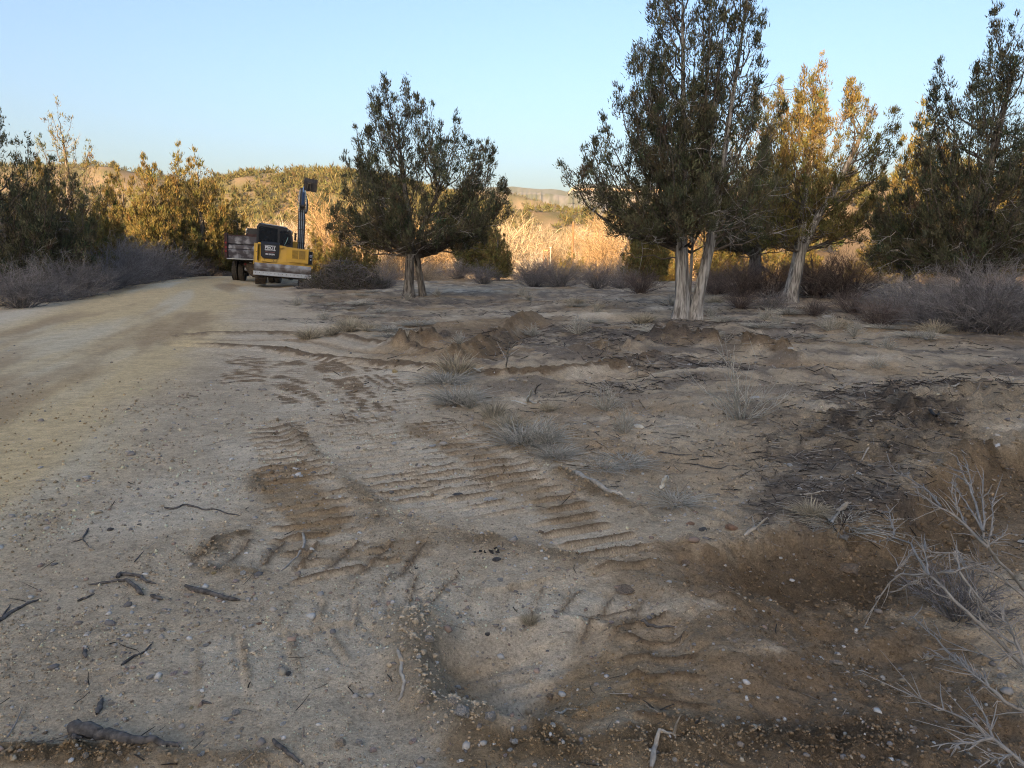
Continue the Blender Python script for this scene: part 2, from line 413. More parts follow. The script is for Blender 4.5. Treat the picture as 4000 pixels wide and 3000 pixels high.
def detail(x, y, want_col=False):
    """tracks, berms, the scoop, the cut bank and loose soil; returns height and (fresh, mulch, wet, pebble) amounts"""
    r = np.hypot(x, y)
    rr, rl = road_mask(x, y)
    onroad = sstep(-0.3, 1.0, np.minimum(rr + 0.5 * fbm(x * 0.8, y * 0.5, 3, 9), rl + 0.2 * fbm(x, y, 2, 4)))
    z = np.zeros(x.shape); fresh = np.zeros(x.shape); mul = np.zeros(x.shape); loose = np.zeros(x.shape); ribm = np.zeros(x.shape); padm = np.zeros(x.shape)
    n1 = fbm(x * 9, y * 9, 4, 11); n2 = fbm(x * 24, y * 24, 4, 12, 0.65); n3 = fbm(x * 2.2, y * 2.2, 4, 13)
    z += 0.008 * n1 + 0.005 * n2 * (r < 9)
    # cut bank: the ground right of the line lies lower
    d, arc, sg = polydist(x, y, BANK)
    n4 = fbm(x * 4.5, y * 4.5, 4, 14, 0.6)
    sd = d * -sg + 0.06 * n1 + 0.10 * n4 + 0.06 * n3
    amp = 0.25 * sstep(0.0, 1.1, arc) * (1 - 0.5 * sstep(4.0, 8.0, arc))
    away = sstep(3.2, 1.2, d)
    low = (0.45 * sstep(-0.02, 0.05, sd) + 0.55 * sstep(0.0, 0.28, sd)) * away
    z -= amp * low
    z += 0.03 * amp / 0.25 * np.exp(-(sd + 0.05) ** 2 / 0.006)
    face = np.exp(-((sd - 0.10) / 0.16) ** 2) * (amp / 0.25)
    fresh = np.maximum(fresh, 0.9 * np.clip(face, 0, 1)); loose = np.maximum(loose, np.exp(-((sd - 0.25) / 0.2) ** 2) * amp / 0.25)
    z += 0.05 * low * n3 + np.clip(face, 0, 1) * (0.06 * n4 + 0.04 * n1 + 0.03 * n2)
    # grouser tracks
    for pts, w, dep, fr, pit in TRACKS:
        d, arc, sg = polydist(x, y, pts)
        L = sum(math.hypot(b[0] - a[0], b[1] - a[1]) for a, b in zip(pts[:-1], pts[1:]))
        wob = 0.05 * n1 + 0.07 * n3
        ends = sstep(-0.05, 0.15, arc) * sstep(L + 0.05, L - 0.15, arc)
        m = sstep(w / 2 + 0.04, w / 2 - 0.04, d + wob) * (0.3 + 0.7 * ends) * (1 - (0.45 if dep < 0.0122 else 0.1) * sstep(0.15, 0.5, fbm(x * 0.9 + 2, y * 0.9, 3, 47)))
        ph = (arc + 0.012 * n3 + 0.007 * n1) / pit
        f = ph - np.floor(ph)
        keep = 0.25 + 0.75 * sstep(-0.55, 0.0, fbm(x * 2.1 + 5, y * 2.1, 3, 40 + int(w * 100)))
        rib = np.exp(-((f - 0.5) / 0.08) ** 2)
        cut = np.exp(-((f - 0.33) / 0.08) ** 2)
        z += m * dep * (1.7 * rib * keep * (1 + 0.5 * n1) - 2.2 * cut * keep - 0.45 + 0.3 * f)
        patchy = 0.35 + 0.65 * sstep(-0.5, 0.3, n3 + 0.4 * n1)
        fresh = np.maximum(fresh, m * fr * patchy)
        ribm = np.maximum(ribm, m * keep * np.maximum(rib, 0.7 * cut) * min(1.0, dep / 0.012)); padm = np.maximum(padm, m * (1 - rib) * (1 - 0.8 * fr))
        loose = np.maximum(loose, m * 0.45 * rib * keep)
    for pts, w, h, fr in BERMS:
        d, arc, sg = polydist(x, y, pts)
        d = d + w * (0.35 * n3 + 0.25 * n1)
        m = np.exp(-(d / w) ** 2) * (0.35 + 0.65 * sstep(-0.4, 0.2, fbm(x * 3 + 1, y * 3, 3, 44)))
        z += h * (1.0 + 0.7 * (h > 0.1)) * m * (0.75 + 0.5 * n1 + 0.3 * n3) + 0.030 * n2 * m
        fresh = np.maximum(fresh, fr * sstep(0.25, 0.75, m)); loose = np.maximum(loose, m)
    for pts, w, h, fr in GROOVES:
        d, arc, sg = polydist(x, y, pts)
        m = np.exp(-((d + w * 0.3 * n3) / w) ** 2)
        z -= h * m
        fresh = np.maximum(fresh, fr * sstep(0.2, 0.7, m))
    # bucket scoop with its heap of clods on the left
    ex, ey = (x - PIT[0]), (y - PIT[1])
    ca, sa = math.cos(0.35), math.sin(0.35)
    a, b = ex * ca + ey * sa, -ex * sa + ey * ca
    e = np.sqrt((a / 0.44) ** 2 + (b / 0.34) ** 2) + 0.06 * n3
    bowl = sstep(1.02, 0.25 + 0.35 * sstep(0.1, -0.3, a), e)
    z -= (0.09 - 0.09 * np.clip(a, -0.4, 0.4)) * bowl + 0.006 * np.sin(b * 60 + 3 * n3) * bowl
    z += 0.03 * np.exp(-((e - 1.08) / 0.08) ** 2) * (0.6 + 0.6 * n1)
    fresh = fresh * (1 - bowl) + bowl * (0.30 + 0.5 * sstep(0.02, -0.28, a))
    loose *= 1 - bowl
    d, arc, sg = polydist(x, y, D2((895, 1345), (915, 1420), (965, 1500), (1010, 1565)))
    m = np.exp(-((d + 0.03 * n1) / 0.13) ** 2) * (1 - bowl)
    z += 0.075 * m * (0.8 + 0.5 * n1); loose = np.maximum(loose, 1.25 * m); fresh = np.maximum(fresh, 0.35 * m)
    # general roughness of the worked field, smooth on the road
    de, _, se = polydist(x, y, FIELD_EDGE)
    field = (1 - onroad) * sstep(-0.3, 0.7, de * se + 0.3 * n3) * sstep(3.4, 4.4, y)
    z += field * (0.09 * fbm(x * 0.8, y * 0.8, 4, 21) + 0.03 * n1 + 0.07 * np.abs(fbm(x * 1.9, y * 1.9, 4, 23)) * sstep(6, 11, y))
    nearlow = sstep(0.3, 1.2, x) * (y < 3.9)
    z += nearlow * (0.05 * n3 + 0.035 * n1 + 0.03 * np.abs(fbm(x * 5, y * 5, 3, 24)))
    z = np.where(onroad > 0, z * (1 - 0.8 * onroad), z)
    rut = np.zeros(x.shape)
    for pts, w, h, fr in RUTS:
        d, arc, sg = polydist(x, y, pts)
        m = np.exp(-((d + w * (0.4 * n3 + 0.3 * n1)) / w) ** 2) * sstep(-0.1, 0.9, arc) * (0.55 + 0.45 * sstep(-0.4, 0.2, fbm(x * 1.5, y * 1.5, 3, 45)))
        z += h * m * (0.7 + 0.6 * n1) - 0.6 * h * np.exp(-((d - 1.6 * w) / (0.7 * w)) ** 2)
        rut = np.maximum(rut, fr * sstep(0.2, 0.6, m)); loose = np.maximum(loose, m * (1 - 0.5 * onroad))
    fresh = np.maximum(fresh * (1 - 0.35 * onroad), rut)
    for pts, w, am in MULCH:
        d, _, _ = polydist(x, y, pts)
        mul = np.maximum(mul, am * sstep(1.25, 0.55, d / w + 0.45 * fbm(x * 1.3, y * 1.3, 4, 51)))
    for pts, w, am in FRESH:
        d, _, _ = polydist(x, y, pts)
        fresh = np.maximum(fresh, am * sstep(1.3, 0.5, d / w + 0.5 * n3))
    return z, fresh, mul, loose, onroad, field, ribm, padm

def height(x, y):
    """height of the built ground sheet (bilinear between its vertices)"""
    x = np.atleast_1d(np.asarray(x, float)); y = np.atleast_1d(np.asarray(y, float))
    a, r = np.arctan2(x, y), np.clip(np.hypot(x, y), rad[0], rad[-2])
    i = np.clip(np.searchsorted(az, a) - 1, 0, len(az) - 2); j = np.clip(np.searchsorted(rad, r) - 1, 0, len(rad) - 2)
    fa, fr = (a - az[i]) / (az[i + 1] - az[i]), (r - rad[j]) / (rad[j + 1] - rad[j])
    return (ZG[j, i] * (1 - fa) + ZG[j, i + 1] * fa) * (1 - fr) + (ZG[j + 1, i] * (1 - fa) + ZG[j + 1, i + 1] * fa) * fr

def soil_at(x, y):
    i = np.clip(np.searchsorted(az, np.arctan2(x, y)), 0, len(az) - 1); j = np.clip(np.searchsorted(rad, np.hypot(x, y)), 0, len(rad) - 1)
    return SOIL.reshape(len(rad), len(az), 3)[j, i]

def g1(x, y):
    return float(height(x, y)[0])

def on(u, v, it=8):
    """photo pixel -> point on the land"""
    z = 0.0
    for _ in range(it):
        p = P4(u, v, min(z, 1.3)); z = g1(p[0], p[1])
    p[2] = z
    return p

# the sheet: rings round the standpoint, finer where the photograph looks
az = np.concatenate([np.arange(-180, -44, 4.0), np.arange(-44, -38, 0.5), np.arange(-38, 38.01, 0.21), np.arange(38.5, 44, 0.5), np.arange(44, 180.01, 4.0)])
az = np.radians(az)
rad = [0.25]
while rad[-1] < 9000:
    q = rad[-1]
    if q < 1.85: st = 0.15
    elif q < 12: st = min(max(q * q / 2300, 0.005), 0.03)
    elif q < 60: st = min(0.014 * q, 0.05 + (q - 12) * 0.03)
    else: st = 0.02 * q
    rad.append(q + st)
rad = np.array(rad)
A, R_ = np.meshgrid(az, rad)
X, Y = (R_ * np.sin(A)).ravel(), (R_ * np.cos(A)).ravel()
Z = base_h(X, Y)
rr_ = R_.ravel()
nearm = rr_ < 70
dz, fresh, mul, loose, onroad, field, ribm, padm = detail(X[nearm], Y[nearm])
Z[nearm] += dz * sstep(70, 55, rr_[nearm])
ZG = Z.reshape(len(rad), len(az))
x, y = X[nearm], Y[nearm]
c_field = np.array([0.37, 0.29, 0.20]); c_verge = np.array([0.45, 0.352, 0.245]); c_road = np.array([0.48, 0.352, 0.195])
c_fresh = np.array([0.27, 0.182, 0.10]); c_dark = np.array([0.18, 0.125, 0.08]); c_mul = np.array([0.105, 0.085, 0.07]); c_pale = np.array([0.55, 0.455, 0.34]); c_dry = np.array([0.29, 0.208, 0.13])
def mixc(a, b, t):
    return a * (1 - t[:, None]) + b * t[:, None]
soil = mixc(np.repeat(c_verge[None], len(x), 0), c_field, field)
soil = mixc(soil, c_pale, 0.75 * sstep(0.0, 0.6, fbm(x * 0.9, y * 0.9, 4, 61)))
soil = mixc(soil, c_dry, 0.8 * sstep(0.0, 0.55, fbm(x * 0.7 + 9, y * 0.7, 5, 62)) * (0.35 + 0.65 * field))
patch = sstep(-0.32, 0.05, fbm(x * 0.55, y * 0.8 - 4, 5, 63)) * field * sstep(6, 10, y)
soil = mixc(soil, c_mul * 1.25, 0.8 * patch * sstep(-0.3, 0.2, fbm(x * 2.5, y * 2.5, 3, 68)))
soil = mixc(soil, c_fresh, 0.7 * sstep(0.05, 0.4, fbm(x * 0.45 + 7, y * 0.7, 4, 69)) * field * sstep(8, 12, y))
# road: straw coloured wheel paths and greyer shoulders
dC, aC, sC = polydist(x, y, ROAD_C)
lat = dC * sC
streak = fbm(lat * 1.1, aC * 0.10, 4, 64)
rc = mixc(np.repeat(c_road[None], len(x), 0), np.array([0.47, 0.385, 0.265]), sstep(-0.1, 0.5, streak))
rc = mixc(rc, np.array([0.29, 0.20, 0.115]), 0.8 * sstep(0.0, 0.45, fbm(lat * 0.9 + 3, aC * 0.13, 4, 65)))
rl2 = road_mask(x, y)[1]
rc = mixc(rc, np.array([0.50, 0.43, 0.335]), 0.8 * sstep(2.2, 0.4, rl2 + 0.5 * streak))
soil = mixc(soil, rc, onroad)
crumb = 0.30 * fbm(x * 11, y * 11, 3, 95) + 0.28 * fbm(x * 32, y * 32, 3, 96)
fresh = np.clip(fresh, 0, 1)
fresh = fresh * (0.35 + 0.65 * sstep(0.25, 0.75, fresh + crumb))
soil = mixc(soil, c_fresh * 1.0, fresh * (0.75 + 0.25 * sstep(-0.3, 0.4, fbm(x * 6, y * 6, 3, 66))))
soil = mixc(soil, c_dark, 0.85 * fresh * np.maximum(sstep(0.4, 1.1, x) * sstep(5.5, 4.0, y - 0.35 * x), sstep(7.5, 9.5, y)))
soil = mixc(soil, c_pale * 1.05, 0.6 * padm * (1 - onroad) * (1 - fresh))
soil = mixc(soil, c_dark * 1.1, 0.85 * sstep(0.35, 0.8, ribm) * (1 - onroad))
mul = np.clip(mul, 0, 1) * (1 - onroad)
mul = mul * (0.15 + 0.85 * sstep(0.25, 0.8, mul + 1.3 * crumb))
soil = mixc(soil, c_mul, mul * (0.30 + 0.70 * sstep(-0.5, 0.25, fbm(x * 4, y * 4, 4, 67))))
SOIL = np.empty((len(X), 3)); GRIT = np.full(len(X), 1.0)
SOIL[nearm] = soil; GRIT[nearm] = 1 - 0.6 * onroad + 0.8 * np.clip(loose, 0, 1)
far = ~nearm
xf, yf = X[far], Y[far]
fa = fbm(xf * 0.02, yf * 0.02, 5, 71); fb = fbm(xf * 0.08, yf * 0.08, 4, 72)
cf = mixc(np.repeat(np.array([[0.18, 0.14, 0.095]]), far.sum(), 0), np.array([0.145, 0.11, 0.075]), sstep(-0.2, 0.5, fa))
cf = mixc(cf, np.array([0.10, 0.095, 0.05]), 0.85 * sstep(-0.25, 0.25, fb) * sstep(150, 300, np.hypot(xf, yf)))
bl = 1 - sstep(70, 90, rr_[far])
SOIL[far] = cf

na, nr = len(az), len(rad)
ii = (np.arange(nr - 1)[:, None] * na + np.arange(na - 1)[None]).ravel()
GF = np.stack([ii, ii + 1, ii + na + 1, ii + na], 1)[:, ::-1]

def ground_material():
    m, nt, b, new, link = nodes('ground_soil')
    geo = new('ShaderNodeNewGeometry'); at = new('ShaderNodeAttribute'); at.attribute_name = 'tint'
    gr = new('ShaderNodeAttribute'); gr.attribute_name = 'grit'
    def nz(s, d=4, rough=0.6):
        n = new('ShaderNodeTexNoise'); n.inputs['Scale'].default_value = s; n.inputs['Detail'].default_value = d
        n.inputs['Roughness'].default_value = rough
        link(geo.outputs['Position'], n.inputs['Vector']); return n
    def mth(op, a, bb):
        k = new('ShaderNodeMath'); k.operation = op
        for i, v in ((0, a), (1, bb)):
            if isinstance(v, (int, float)): k.inputs[i].default_value = v
            else: link(v, k.inputs[i])
        return k.outputs[0]
    n1, n2, n3 = nz(14), nz(75, 8, 0.8), nz(3.0, 5)
    f = mth('ADD', mth('MULTIPLY', n1.outputs['Fac'], 0.7), mth('MULTIPLY', n2.outputs['Fac'], 1.9))
    f = mth('ADD', f, mth('MULTIPLY', n3.outputs['Fac'], 0.5))
    f = mth('MAXIMUM', mth('ADD', mth('MULTIPLY', f, 1.45), -1.15), 0.18)
    mx = new('ShaderNodeMix'); mx.data_type = 'RGBA'; mx.blend_type = 'MULTIPLY'; mx.inputs['Factor'].default_value = 1
    link(at.outputs['Color'], mx.inputs[6]); link(f, mx.inputs[7])
    # fine gravel set into the surface
    v = new('ShaderNodeTexVoronoi'); v.inputs['Scale'].default_value = 42
    link(geo.outputs['Position'], v.inputs['Vector'])
    sep = new('ShaderNodeSeparateColor'); link(v.outputs['Color'], sep.inputs[0])
    small = mth('LESS_THAN', v.outputs['Distance'], mth('MULTIPLY', sep.outputs[1], 0.34))
    rare = mth('GREATER_THAN', sep.outputs[0], 0.72)
    peb = mth('MULTIPLY', small, rare)
    pc = new('ShaderNodeValToRGB')
    pc.color_ramp.elements[0].color = (0.30, 0.24, 0.19, 1); pc.color_ramp.elements[1].color = (0.58, 0.54, 0.50, 1)
    e = pc.color_ramp.elements.new(0.5); e.color = (0.20, 0.17, 0.15, 1)
    link(sep.outputs[2], pc.inputs['Fac'])
    mx2 = new('ShaderNodeMix'); mx2.data_type = 'RGBA'
    link(mth('MULTIPLY', peb, 0.75), mx2.inputs['Factor']); link(mx.outputs[2], mx2.inputs[6]); link(pc.outputs[0], mx2.inputs[7])
    link(mx2.outputs[2], b.inputs['Base Color'])
    hgt = mth('ADD', mth('MULTIPLY', n1.outputs['Fac'], 1.0), mth('MULTIPLY', n2.outputs['Fac'], 0.9))
    hgt = mth('ADD', hgt, mth('MULTIPLY', peb, 0.35))
    bp = new('ShaderNodeBump'); bp.inputs['Distance'].default_value = 0.03
    link(mth('MULTIPLY', gr.outputs['Fac'], 0.75), bp.inputs['Strength'])
    link(hgt, bp.inputs['Height']); link(bp.outputs[0], b.inputs['Normal'])
    b.inputs['Roughness'].default_value = 0.95; b.inputs['Specular IOR Level'].default_value = 0.08
    return m

ground = obj('ground', mesh('ground', np.stack([X, Y, Z], 1), GF, ground_material(), True, SOIL, {'grit': GRIT}))
tag(ground, 'dry tan dirt ground with worked soil, track marks and a graded dirt road', 'ground', kind='structure')

# hill behind the standpoint: the low sun is just behind its crest, so the foreground lies in its shade
def shade_hill():
    ss = np.arange(-150, 150.1, 1.25); qs = np.array([-30, -38, -48, -60, -72, -84, -96, -106, -114, -120, -125, -130, -136, -150, -180, -240, -330.0])
    Q, S = np.meshgrid(qs, ss, indexing='ij')
    crest = np.interp(S, *H0K) + 0.25 * 130 + 0.5 * fbm(S * 0.35, S * 0 + 2, 3, 77)
    Zh = -1.5 + (crest + 1.5) * sstep(-26, -130, Q) + 1.5 * fbm(S * 0.05, Q * 0.05, 3, 78) * (1 - sstep(-90, -125, Q)) * sstep(-30, -60, Q)
    Xh, Yh = Q * LX + S * LY, Q * LY - S * LX
    n = len(ss); i = (np.arange(len(qs) - 1)[:, None] * n + np.arange(n - 1)[None]).ravel()
    c = np.array([0.17, 0.14, 0.09]) * (0.7 + 0.6 * noise(S * 0.2, Q * 0.2, 79).ravel()[:, None])
    o = obj('hill', mesh('hill', np.stack([Xh.ravel(), Yh.ravel(), Zh.ravel()], 1), np.stack([i, i + 1, i + n + 1, i + n], 1), tinted('hill_scrub', (1, 1, 1), 0.95, 0.05), True, c))
    tag(o, 'scrubby hill behind the standpoint that shades the clearing', 'hill', kind='structure')
shade_hill()

# far mesa with banded cliffs
def build_mesa():
    us = np.arange(1300, 3100, 4.0)
    rs = np.concatenate([np.linspace(2900, 3985, 24), [4000, 4010, 4020], np.linspace(4060, 4900, 8)])
    sk = [(1100, 775), (1500, 770), (1750, 752), (1900, 744), (2005, 741), (2060, 747), (2110, 751), (2150, 750), (2185, 754), (2205, 760), (2216, 758), (2226, 744), (2250, 731), (2275, 729), (2330, 734), (2400, 738), (2520, 740), (2800, 750), (3300, 770)]
    cl = [(1100, 790), (1900, 757), (2100, 764), (2205, 776), (2214, 768), (2224, 757), (2400, 760), (2600, 765), (3300, 790)]
    ct = [(1100, 789), (1900, 756), (2100, 763), (2205, 775), (2214, 762), (2224, 745), (2400, 748), (2600, 750), (3300, 780)]
    V, C = [], []
    for k, rr in enumerate(rs):
        vs = np.interp(us, *zip(*sk)); vb = np.interp(us, *zip(*cl)); vt = np.interp(us, *zip(*ct))
        nzv = fbm(us * 0.03, np.full(us.shape, rr * 0.004), 4, 91); spur = np.abs(fbm(us * 0.05, us * 0 + 3, 3, 92))
        rloc = rr + 120 * (spur - 0.3) * (1 - sstep(3900, 4300, rr)) + 25 * nzv
        zt = lambda v: CAMH + (990 - v) / F4 * 4000
        if rr < 4000:
            f = sstep(2800, 4000, rr) ** 1.3
            z = -20 + (zt(vb) + 20) * f + (16 * (1 - f) + 90 * f * (1 - f)) * fbm(us * 0.018, np.full(us.shape, rr * 0.0035), 4, 97)
        elif rr <= 4020:
            f = (rr - 4000) / 20.0
            z = zt(vb) + (zt(vt) - zt(vb)) * f
        else:
            f = sstep(4020, 4300, rr)
            z = zt(vt) + (zt(vs) * rr / 4000 - zt(vt)) * f + 3 * nzv
        x_ = (us - 2000) / F4 * rloc; y_ = np.full(us.shape, 1.0) * rloc
        V.append(np.stack([x_, y_, z], 1))
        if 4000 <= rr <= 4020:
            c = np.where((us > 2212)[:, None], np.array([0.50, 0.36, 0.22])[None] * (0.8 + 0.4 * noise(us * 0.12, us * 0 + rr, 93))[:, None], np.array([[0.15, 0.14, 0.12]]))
        else:
            g = sstep(-0.25, 0.25, fbm(us * 0.035, np.full(us.shape, rr * 0.012), 5, 94))
            c = np.array([0.17, 0.155, 0.14]) * (1 - g[:, None]) + np.array([0.10, 0.10, 0.055]) * g[:, None]
            if rr > 4020: c = c * 0.4 + np.array([0.10, 0.10, 0.06]) * 0.6
        C.append(c)
    n = len(us)
    i = (np.arange(len(rs) - 1)[:, None] * n + np.arange(n - 1)[None]).ravel()
    m = tinted('mesa_rock', (1, 1, 1), 0.95, 0.05)
    o = obj('mesa', mesh('mesa', np.concatenate(V), np.stack([i, i + 1, i + n + 1, i + n], 1), m, False, np.concatenate(C)))
    tag(o, 'distant mesa with a pale banded cliff under a wooded top', 'mesa', kind='structure')
build_mesa()
# ------------------------------------------------------------------ trees
def trunk_mesh(centre, radii, n=26, rings=30, seed=0, flute=0.10):
    """fluted trunk along a polyline"""
    rng = np.random.default_rng(seed)
    centre = np.asarray(centre, float); radii = np.asarray(radii, float)
    t0 = np.linspace(0, 1, len(centre)); t = np.linspace(0, 1, rings)
    C = np.stack([np.interp(t, t0, centre[:, k]) for k in range(3)], 1)
    for _ in range(3):
        C[1:-1] = (C[:-2] + 2 * C[1:-1] + C[2:]) / 4
    R = np.interp(t, t0, radii)
    R = R * (1 + 0.35 * np.exp(-np.maximum(C[:, 2] + 0.1, 0) / 0.18) * (C[0, 2] < 0.1))
    a = np.linspace(0, 2 * math.pi, n, endpoint=False)
    ph = rng.uniform(0, 6.28, 4)
    fl = 1 + flute * (np.sin(5 * a + ph[0])[None] * (1 - 0.5 * t[:, None]) + 0.6 * np.sin(9 * a + ph[1] + 2 * t[:, None]) + 0.45 * np.sin(15 * a + ph[2] - 3 * t[:, None]))
    V = np.empty((rings, n, 3))
    V[:, :, 0] = C[:, :1] + R[:, None] * fl * np.cos(a)
    V[:, :, 1] = C[:, 1:2] + R[:, None] * fl * np.sin(a)
    V[:, :, 2] = C[:, 2:3]
    i = (np.arange(rings - 1) * n)[:, None]; j = np.arange(n)[None]; j2 = (j + 1) % n
    return V.reshape(-1, 3), np.stack([i + j, i + j2, i + n + j2, i + n + j], -1).reshape(-1, 4)

def leaves(rng, c, k, spread, out, leaf, up=0.75):
    """k narrow triangles round each centre c, pointing up and outwards"""
    N = len(c)
    cc = np.repeat(c, k, 0); oo = np.repeat(out, k, 0)
    sp = np.repeat(np.broadcast_to(spread, (N,)), k)[:, None]
    off = rng.normal(0, 1, (N * k, 3)) * np.array([0.75, 0.75, 0.95]) * sp
    p = cc + off
    d = norm(oo * 0.6 + np.array([0, 0, up]) + np.repeat(rng.normal(0, 0.3, (N, 3)), k, 0) + rng.normal(0, 0.34, (N * k, 3)) + norm(off) * 0.3)
    s = norm(np.cross(d, rng.normal(0, 1, (N * k, 3))))
    L = leaf * rng.uniform(0.6, 1.6, (N * k, 1)); w = L * rng.uniform(0.08, 0.20, (N * k, 1))
    V = np.stack([p - s * w, p + s * w, p + d * L], 1).reshape(-1, 3)
    Fc = np.arange(N * k * 3).reshape(-1, 3)
    clump = rng.uniform(0.55, 1.3, (N, 1)) * np.array([1, 1, 1]) + rng.normal(0, 0.08, (N, 3)) * np.array([1.3, 0.7, 0.5])
    tint = np.repeat(np.repeat(clump, k, 0) * rng.uniform(0.75, 1.25, (N * k, 1)), 3, 0)
    return V, Fc, np.clip(tint, 0.2, 1.8)

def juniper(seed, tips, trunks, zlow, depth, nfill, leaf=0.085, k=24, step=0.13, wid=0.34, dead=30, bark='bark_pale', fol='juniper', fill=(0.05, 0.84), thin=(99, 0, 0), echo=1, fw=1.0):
    """tips: (dx, z) spires of the outline; trunks: list of (points, radii)"""
    rng = np.random.default_rng(seed)
    tips = sorted(tips)
    trunks = [([(p_[0] if p_[2] < 3 else p_[0] * (0.86 + 0.42 / p_[2]), p_[1], p_[2] if p_[2] < 3 else 0.42 + 0.86 * p_[2]) for p_ in pts_], r_) for pts_, r_ in trunks]
    trunks = [([(a_, b_, min(c_, 0.84 * max(t[1] for t in tips))) for a_, b_, c_ in pts_], r_) for pts_, r_ in trunks]
    tx = np.array([t[0] for t in tips]); tz = np.array([t[1] for t in tips])
    xmin, xmax = tx.min(), tx.max()
    xc, hw = (xmin + xmax) / 2, (xmax - xmin) / 2
    T = [(dx, rng.uniform(-0.45, 0.45) * depth, z) for dx, z in tips]
    for dx, z in tips * echo:                                   # lesser spires beside the main ones
        if z > zlow + 1.0:
            T.append((dx + rng.normal(0, 0.22), rng.uniform(-0.6, 0.6) * depth, zlow + (z - zlow) * rng.uniform(0.78, 0.96)))
    for i in range(nfill):
        a, rho = rng.uniform(0, 6.28), math.sqrt(rng.uniform(0.02, 1))
        dx = xc + fw * hw * rho * math.cos(a); dy = depth * rho * math.sin(a)
        top = np.interp(dx, tx, tz)
        top = zlow + (top - zlow) * (1 - 0.55 * (dy / depth) ** 2)
        z = zlow + (top - zlow) * rng.uniform(*fill)
        if dx > thin[0] and z > thin[1] and rng.uniform() < thin[2]: continue
        T.append((dx, dy, z))
    T = np.array(T)
    tc = [np.asarray(p, float) for p, r in trunks]
    P0 = np.empty((len(T), 3))
    for i, (dx, dy, z) in enumerate(T):
        best = min(tc, key=lambda c: abs(np.interp(z, c[:, 2], c[:, 0]) - dx) + rng.uniform(0, 0.6))
        rad_ = math.hypot(dx - np.interp(z, best[:, 2], best[:, 0]), dy)
        h = max(zlow * rng.uniform(0.75, 1.0), z - rad_ * rng.uniform(0.7, 1.5) - rng.uniform(0.3, 1.2))
        h = min(h, best[-1, 2] * 0.97, max(z - 0.1, 0.4))
        P0[i] = [np.interp(h, best[:, 2], best[:, q]) for q in range(2)] + [h]
    P1 = P0.copy(); P1[:, :2] += (T[:, :2] - P0[:, :2]) * 0.8; P1[:, 2] += (T[:, 2] - P0[:, 2]) * 0.28 + rng.uniform(-0.1, 0.15, len(T))
    K = 9
    B = bez(P0, P1, T, K)
    B[:, 1:-1] += rng.normal(0, 0.05, (len(T), K - 2, 3))
    Ln = np.linalg.norm(np.diff(B, axis=1), axis=2).sum(1)
    r0 = np.clip(0.009 * Ln + 0.008, 0.012, 0.05)
    Rb = r0[:, None] * np.linspace(1, 0.12, K)[None] ** 0.9
    limb = tubes(B, Rb, 5)
    # clumps along the outer part of every branch
    cs, outs, tw0, sp = [], [], [], []
    for i in range(len(T)):
        n = max(5, int(Ln[i] * 0.75 / step))
        t = rng.uniform(0.22, 1.0, n) ** 0.8
        t[:2] = (1.0, 0.96)
        pts = np.stack([np.interp(t * (K - 1), np.arange(K), B[i, :, q]) for q in range(3)], 1)
        w = wid * (1.05 - t) ** 0.6 + 0.03
        a = rng.uniform(0, 6.28, n); rho = np.sqrt(rng.uniform(0.02, 1, n)) * w
        o = np.stack([np.cos(a) * rho, np.sin(a) * rho, rng.normal(0.05, 0.10, n)], 1)
        cs.append(pts + o); tw0.append(pts - np.array([0, 0, 0.06])); outs.append(norm(o + (T[i] - P0[i]) * 0.12))
        sp.append(np.where(t > 0.93, 0.055, rng.uniform(0.07, 0.12, n)))
    cs, outs, tw0, sp = map(np.concatenate, (cs, outs, tw0, sp))
    keep = cs[:, 2] > zlow * 0.93 + 0.12 * np.sin(cs[:, 0] * 2.3)
    cs, outs, tw0, sp = cs[keep], outs[keep], tw0[keep], sp[keep]
    mid = (cs + tw0) / 2 + rng.normal(0, 0.03, cs.shape)
    tw = tubes(np.stack([tw0, mid, cs + (cs - mid) * 0.3], 1), np.broadcast_to(np.array([0.007, 0.005, 0.002]), (len(cs), 3)), 3)
    LV, LF, LT = leaves(rng, cs, k, sp * (leaf / 0.085) ** 0.5, outs, leaf)
    limbs = join([limb, tw])
    # bare grey twigs hanging in the lower crown
    dd = None
    if dead:
        src = rng.integers(0, len(T), dead)
        tt = rng.uniform(0.15, 0.8, dead)
        s0 = np.stack([B[src, (tt * (K - 1)).astype(int), q] for q in range(3)], 1)
        lowz = s0[:, 2] < zlow + 0.6 * (tz.max() - zlow)
        s0 = s0[lowz]
        dirn = norm(np.stack([s0[:, 0] - xc + rng.normal(0, .6, len(s0)), -np.abs(rng.normal(0.6, .6, len(s0))), rng.normal(0.0, .55, len(s0))], 1))
        Ld = rng.uniform(0.4, 1.1, (len(s0), 1))
        e0 = s0 + dirn * Ld; m0 = (s0 + e0) / 2 + rng.normal(0, 0.12, s0.shape)
        S = bez(s0, m0, e0, 5)
        S[:, 1:] += rng.normal(0, 0.03, S[:, 1:].shape)
        parts = [tubes(S, np.broadcast_to(np.linspace(0.013, 0.004, 5), (len(S), 5)), 4)]
        for _ in range(4):
            b0 = S[np.arange(len(S)), rng.integers(1, 5, len(S))]
            dv = norm(dirn + rng.normal(0, 0.7, dirn.shape)) * Ld * rng.uniform(0.25, 0.55, (len(S), 1))
            q3 = np.stack([b0, b0 + dv * 0.5 + rng.normal(0, .03, b0.shape), b0 + dv], 1)
            parts.append(tubes(q3, np.broadcast_to(np.array([0.008, 0.006, 0.003]), (len(S), 3)), 3))
        dd = join(parts)
    tm = [trunk_mesh(p, r, seed=seed + i) for i, (p, r) in enumerate(trunks)]
    return dict(trunks=tm, limbs=limbs, crown=(LV, LF, LT), dead=dd, bark=bark, fol=fol)

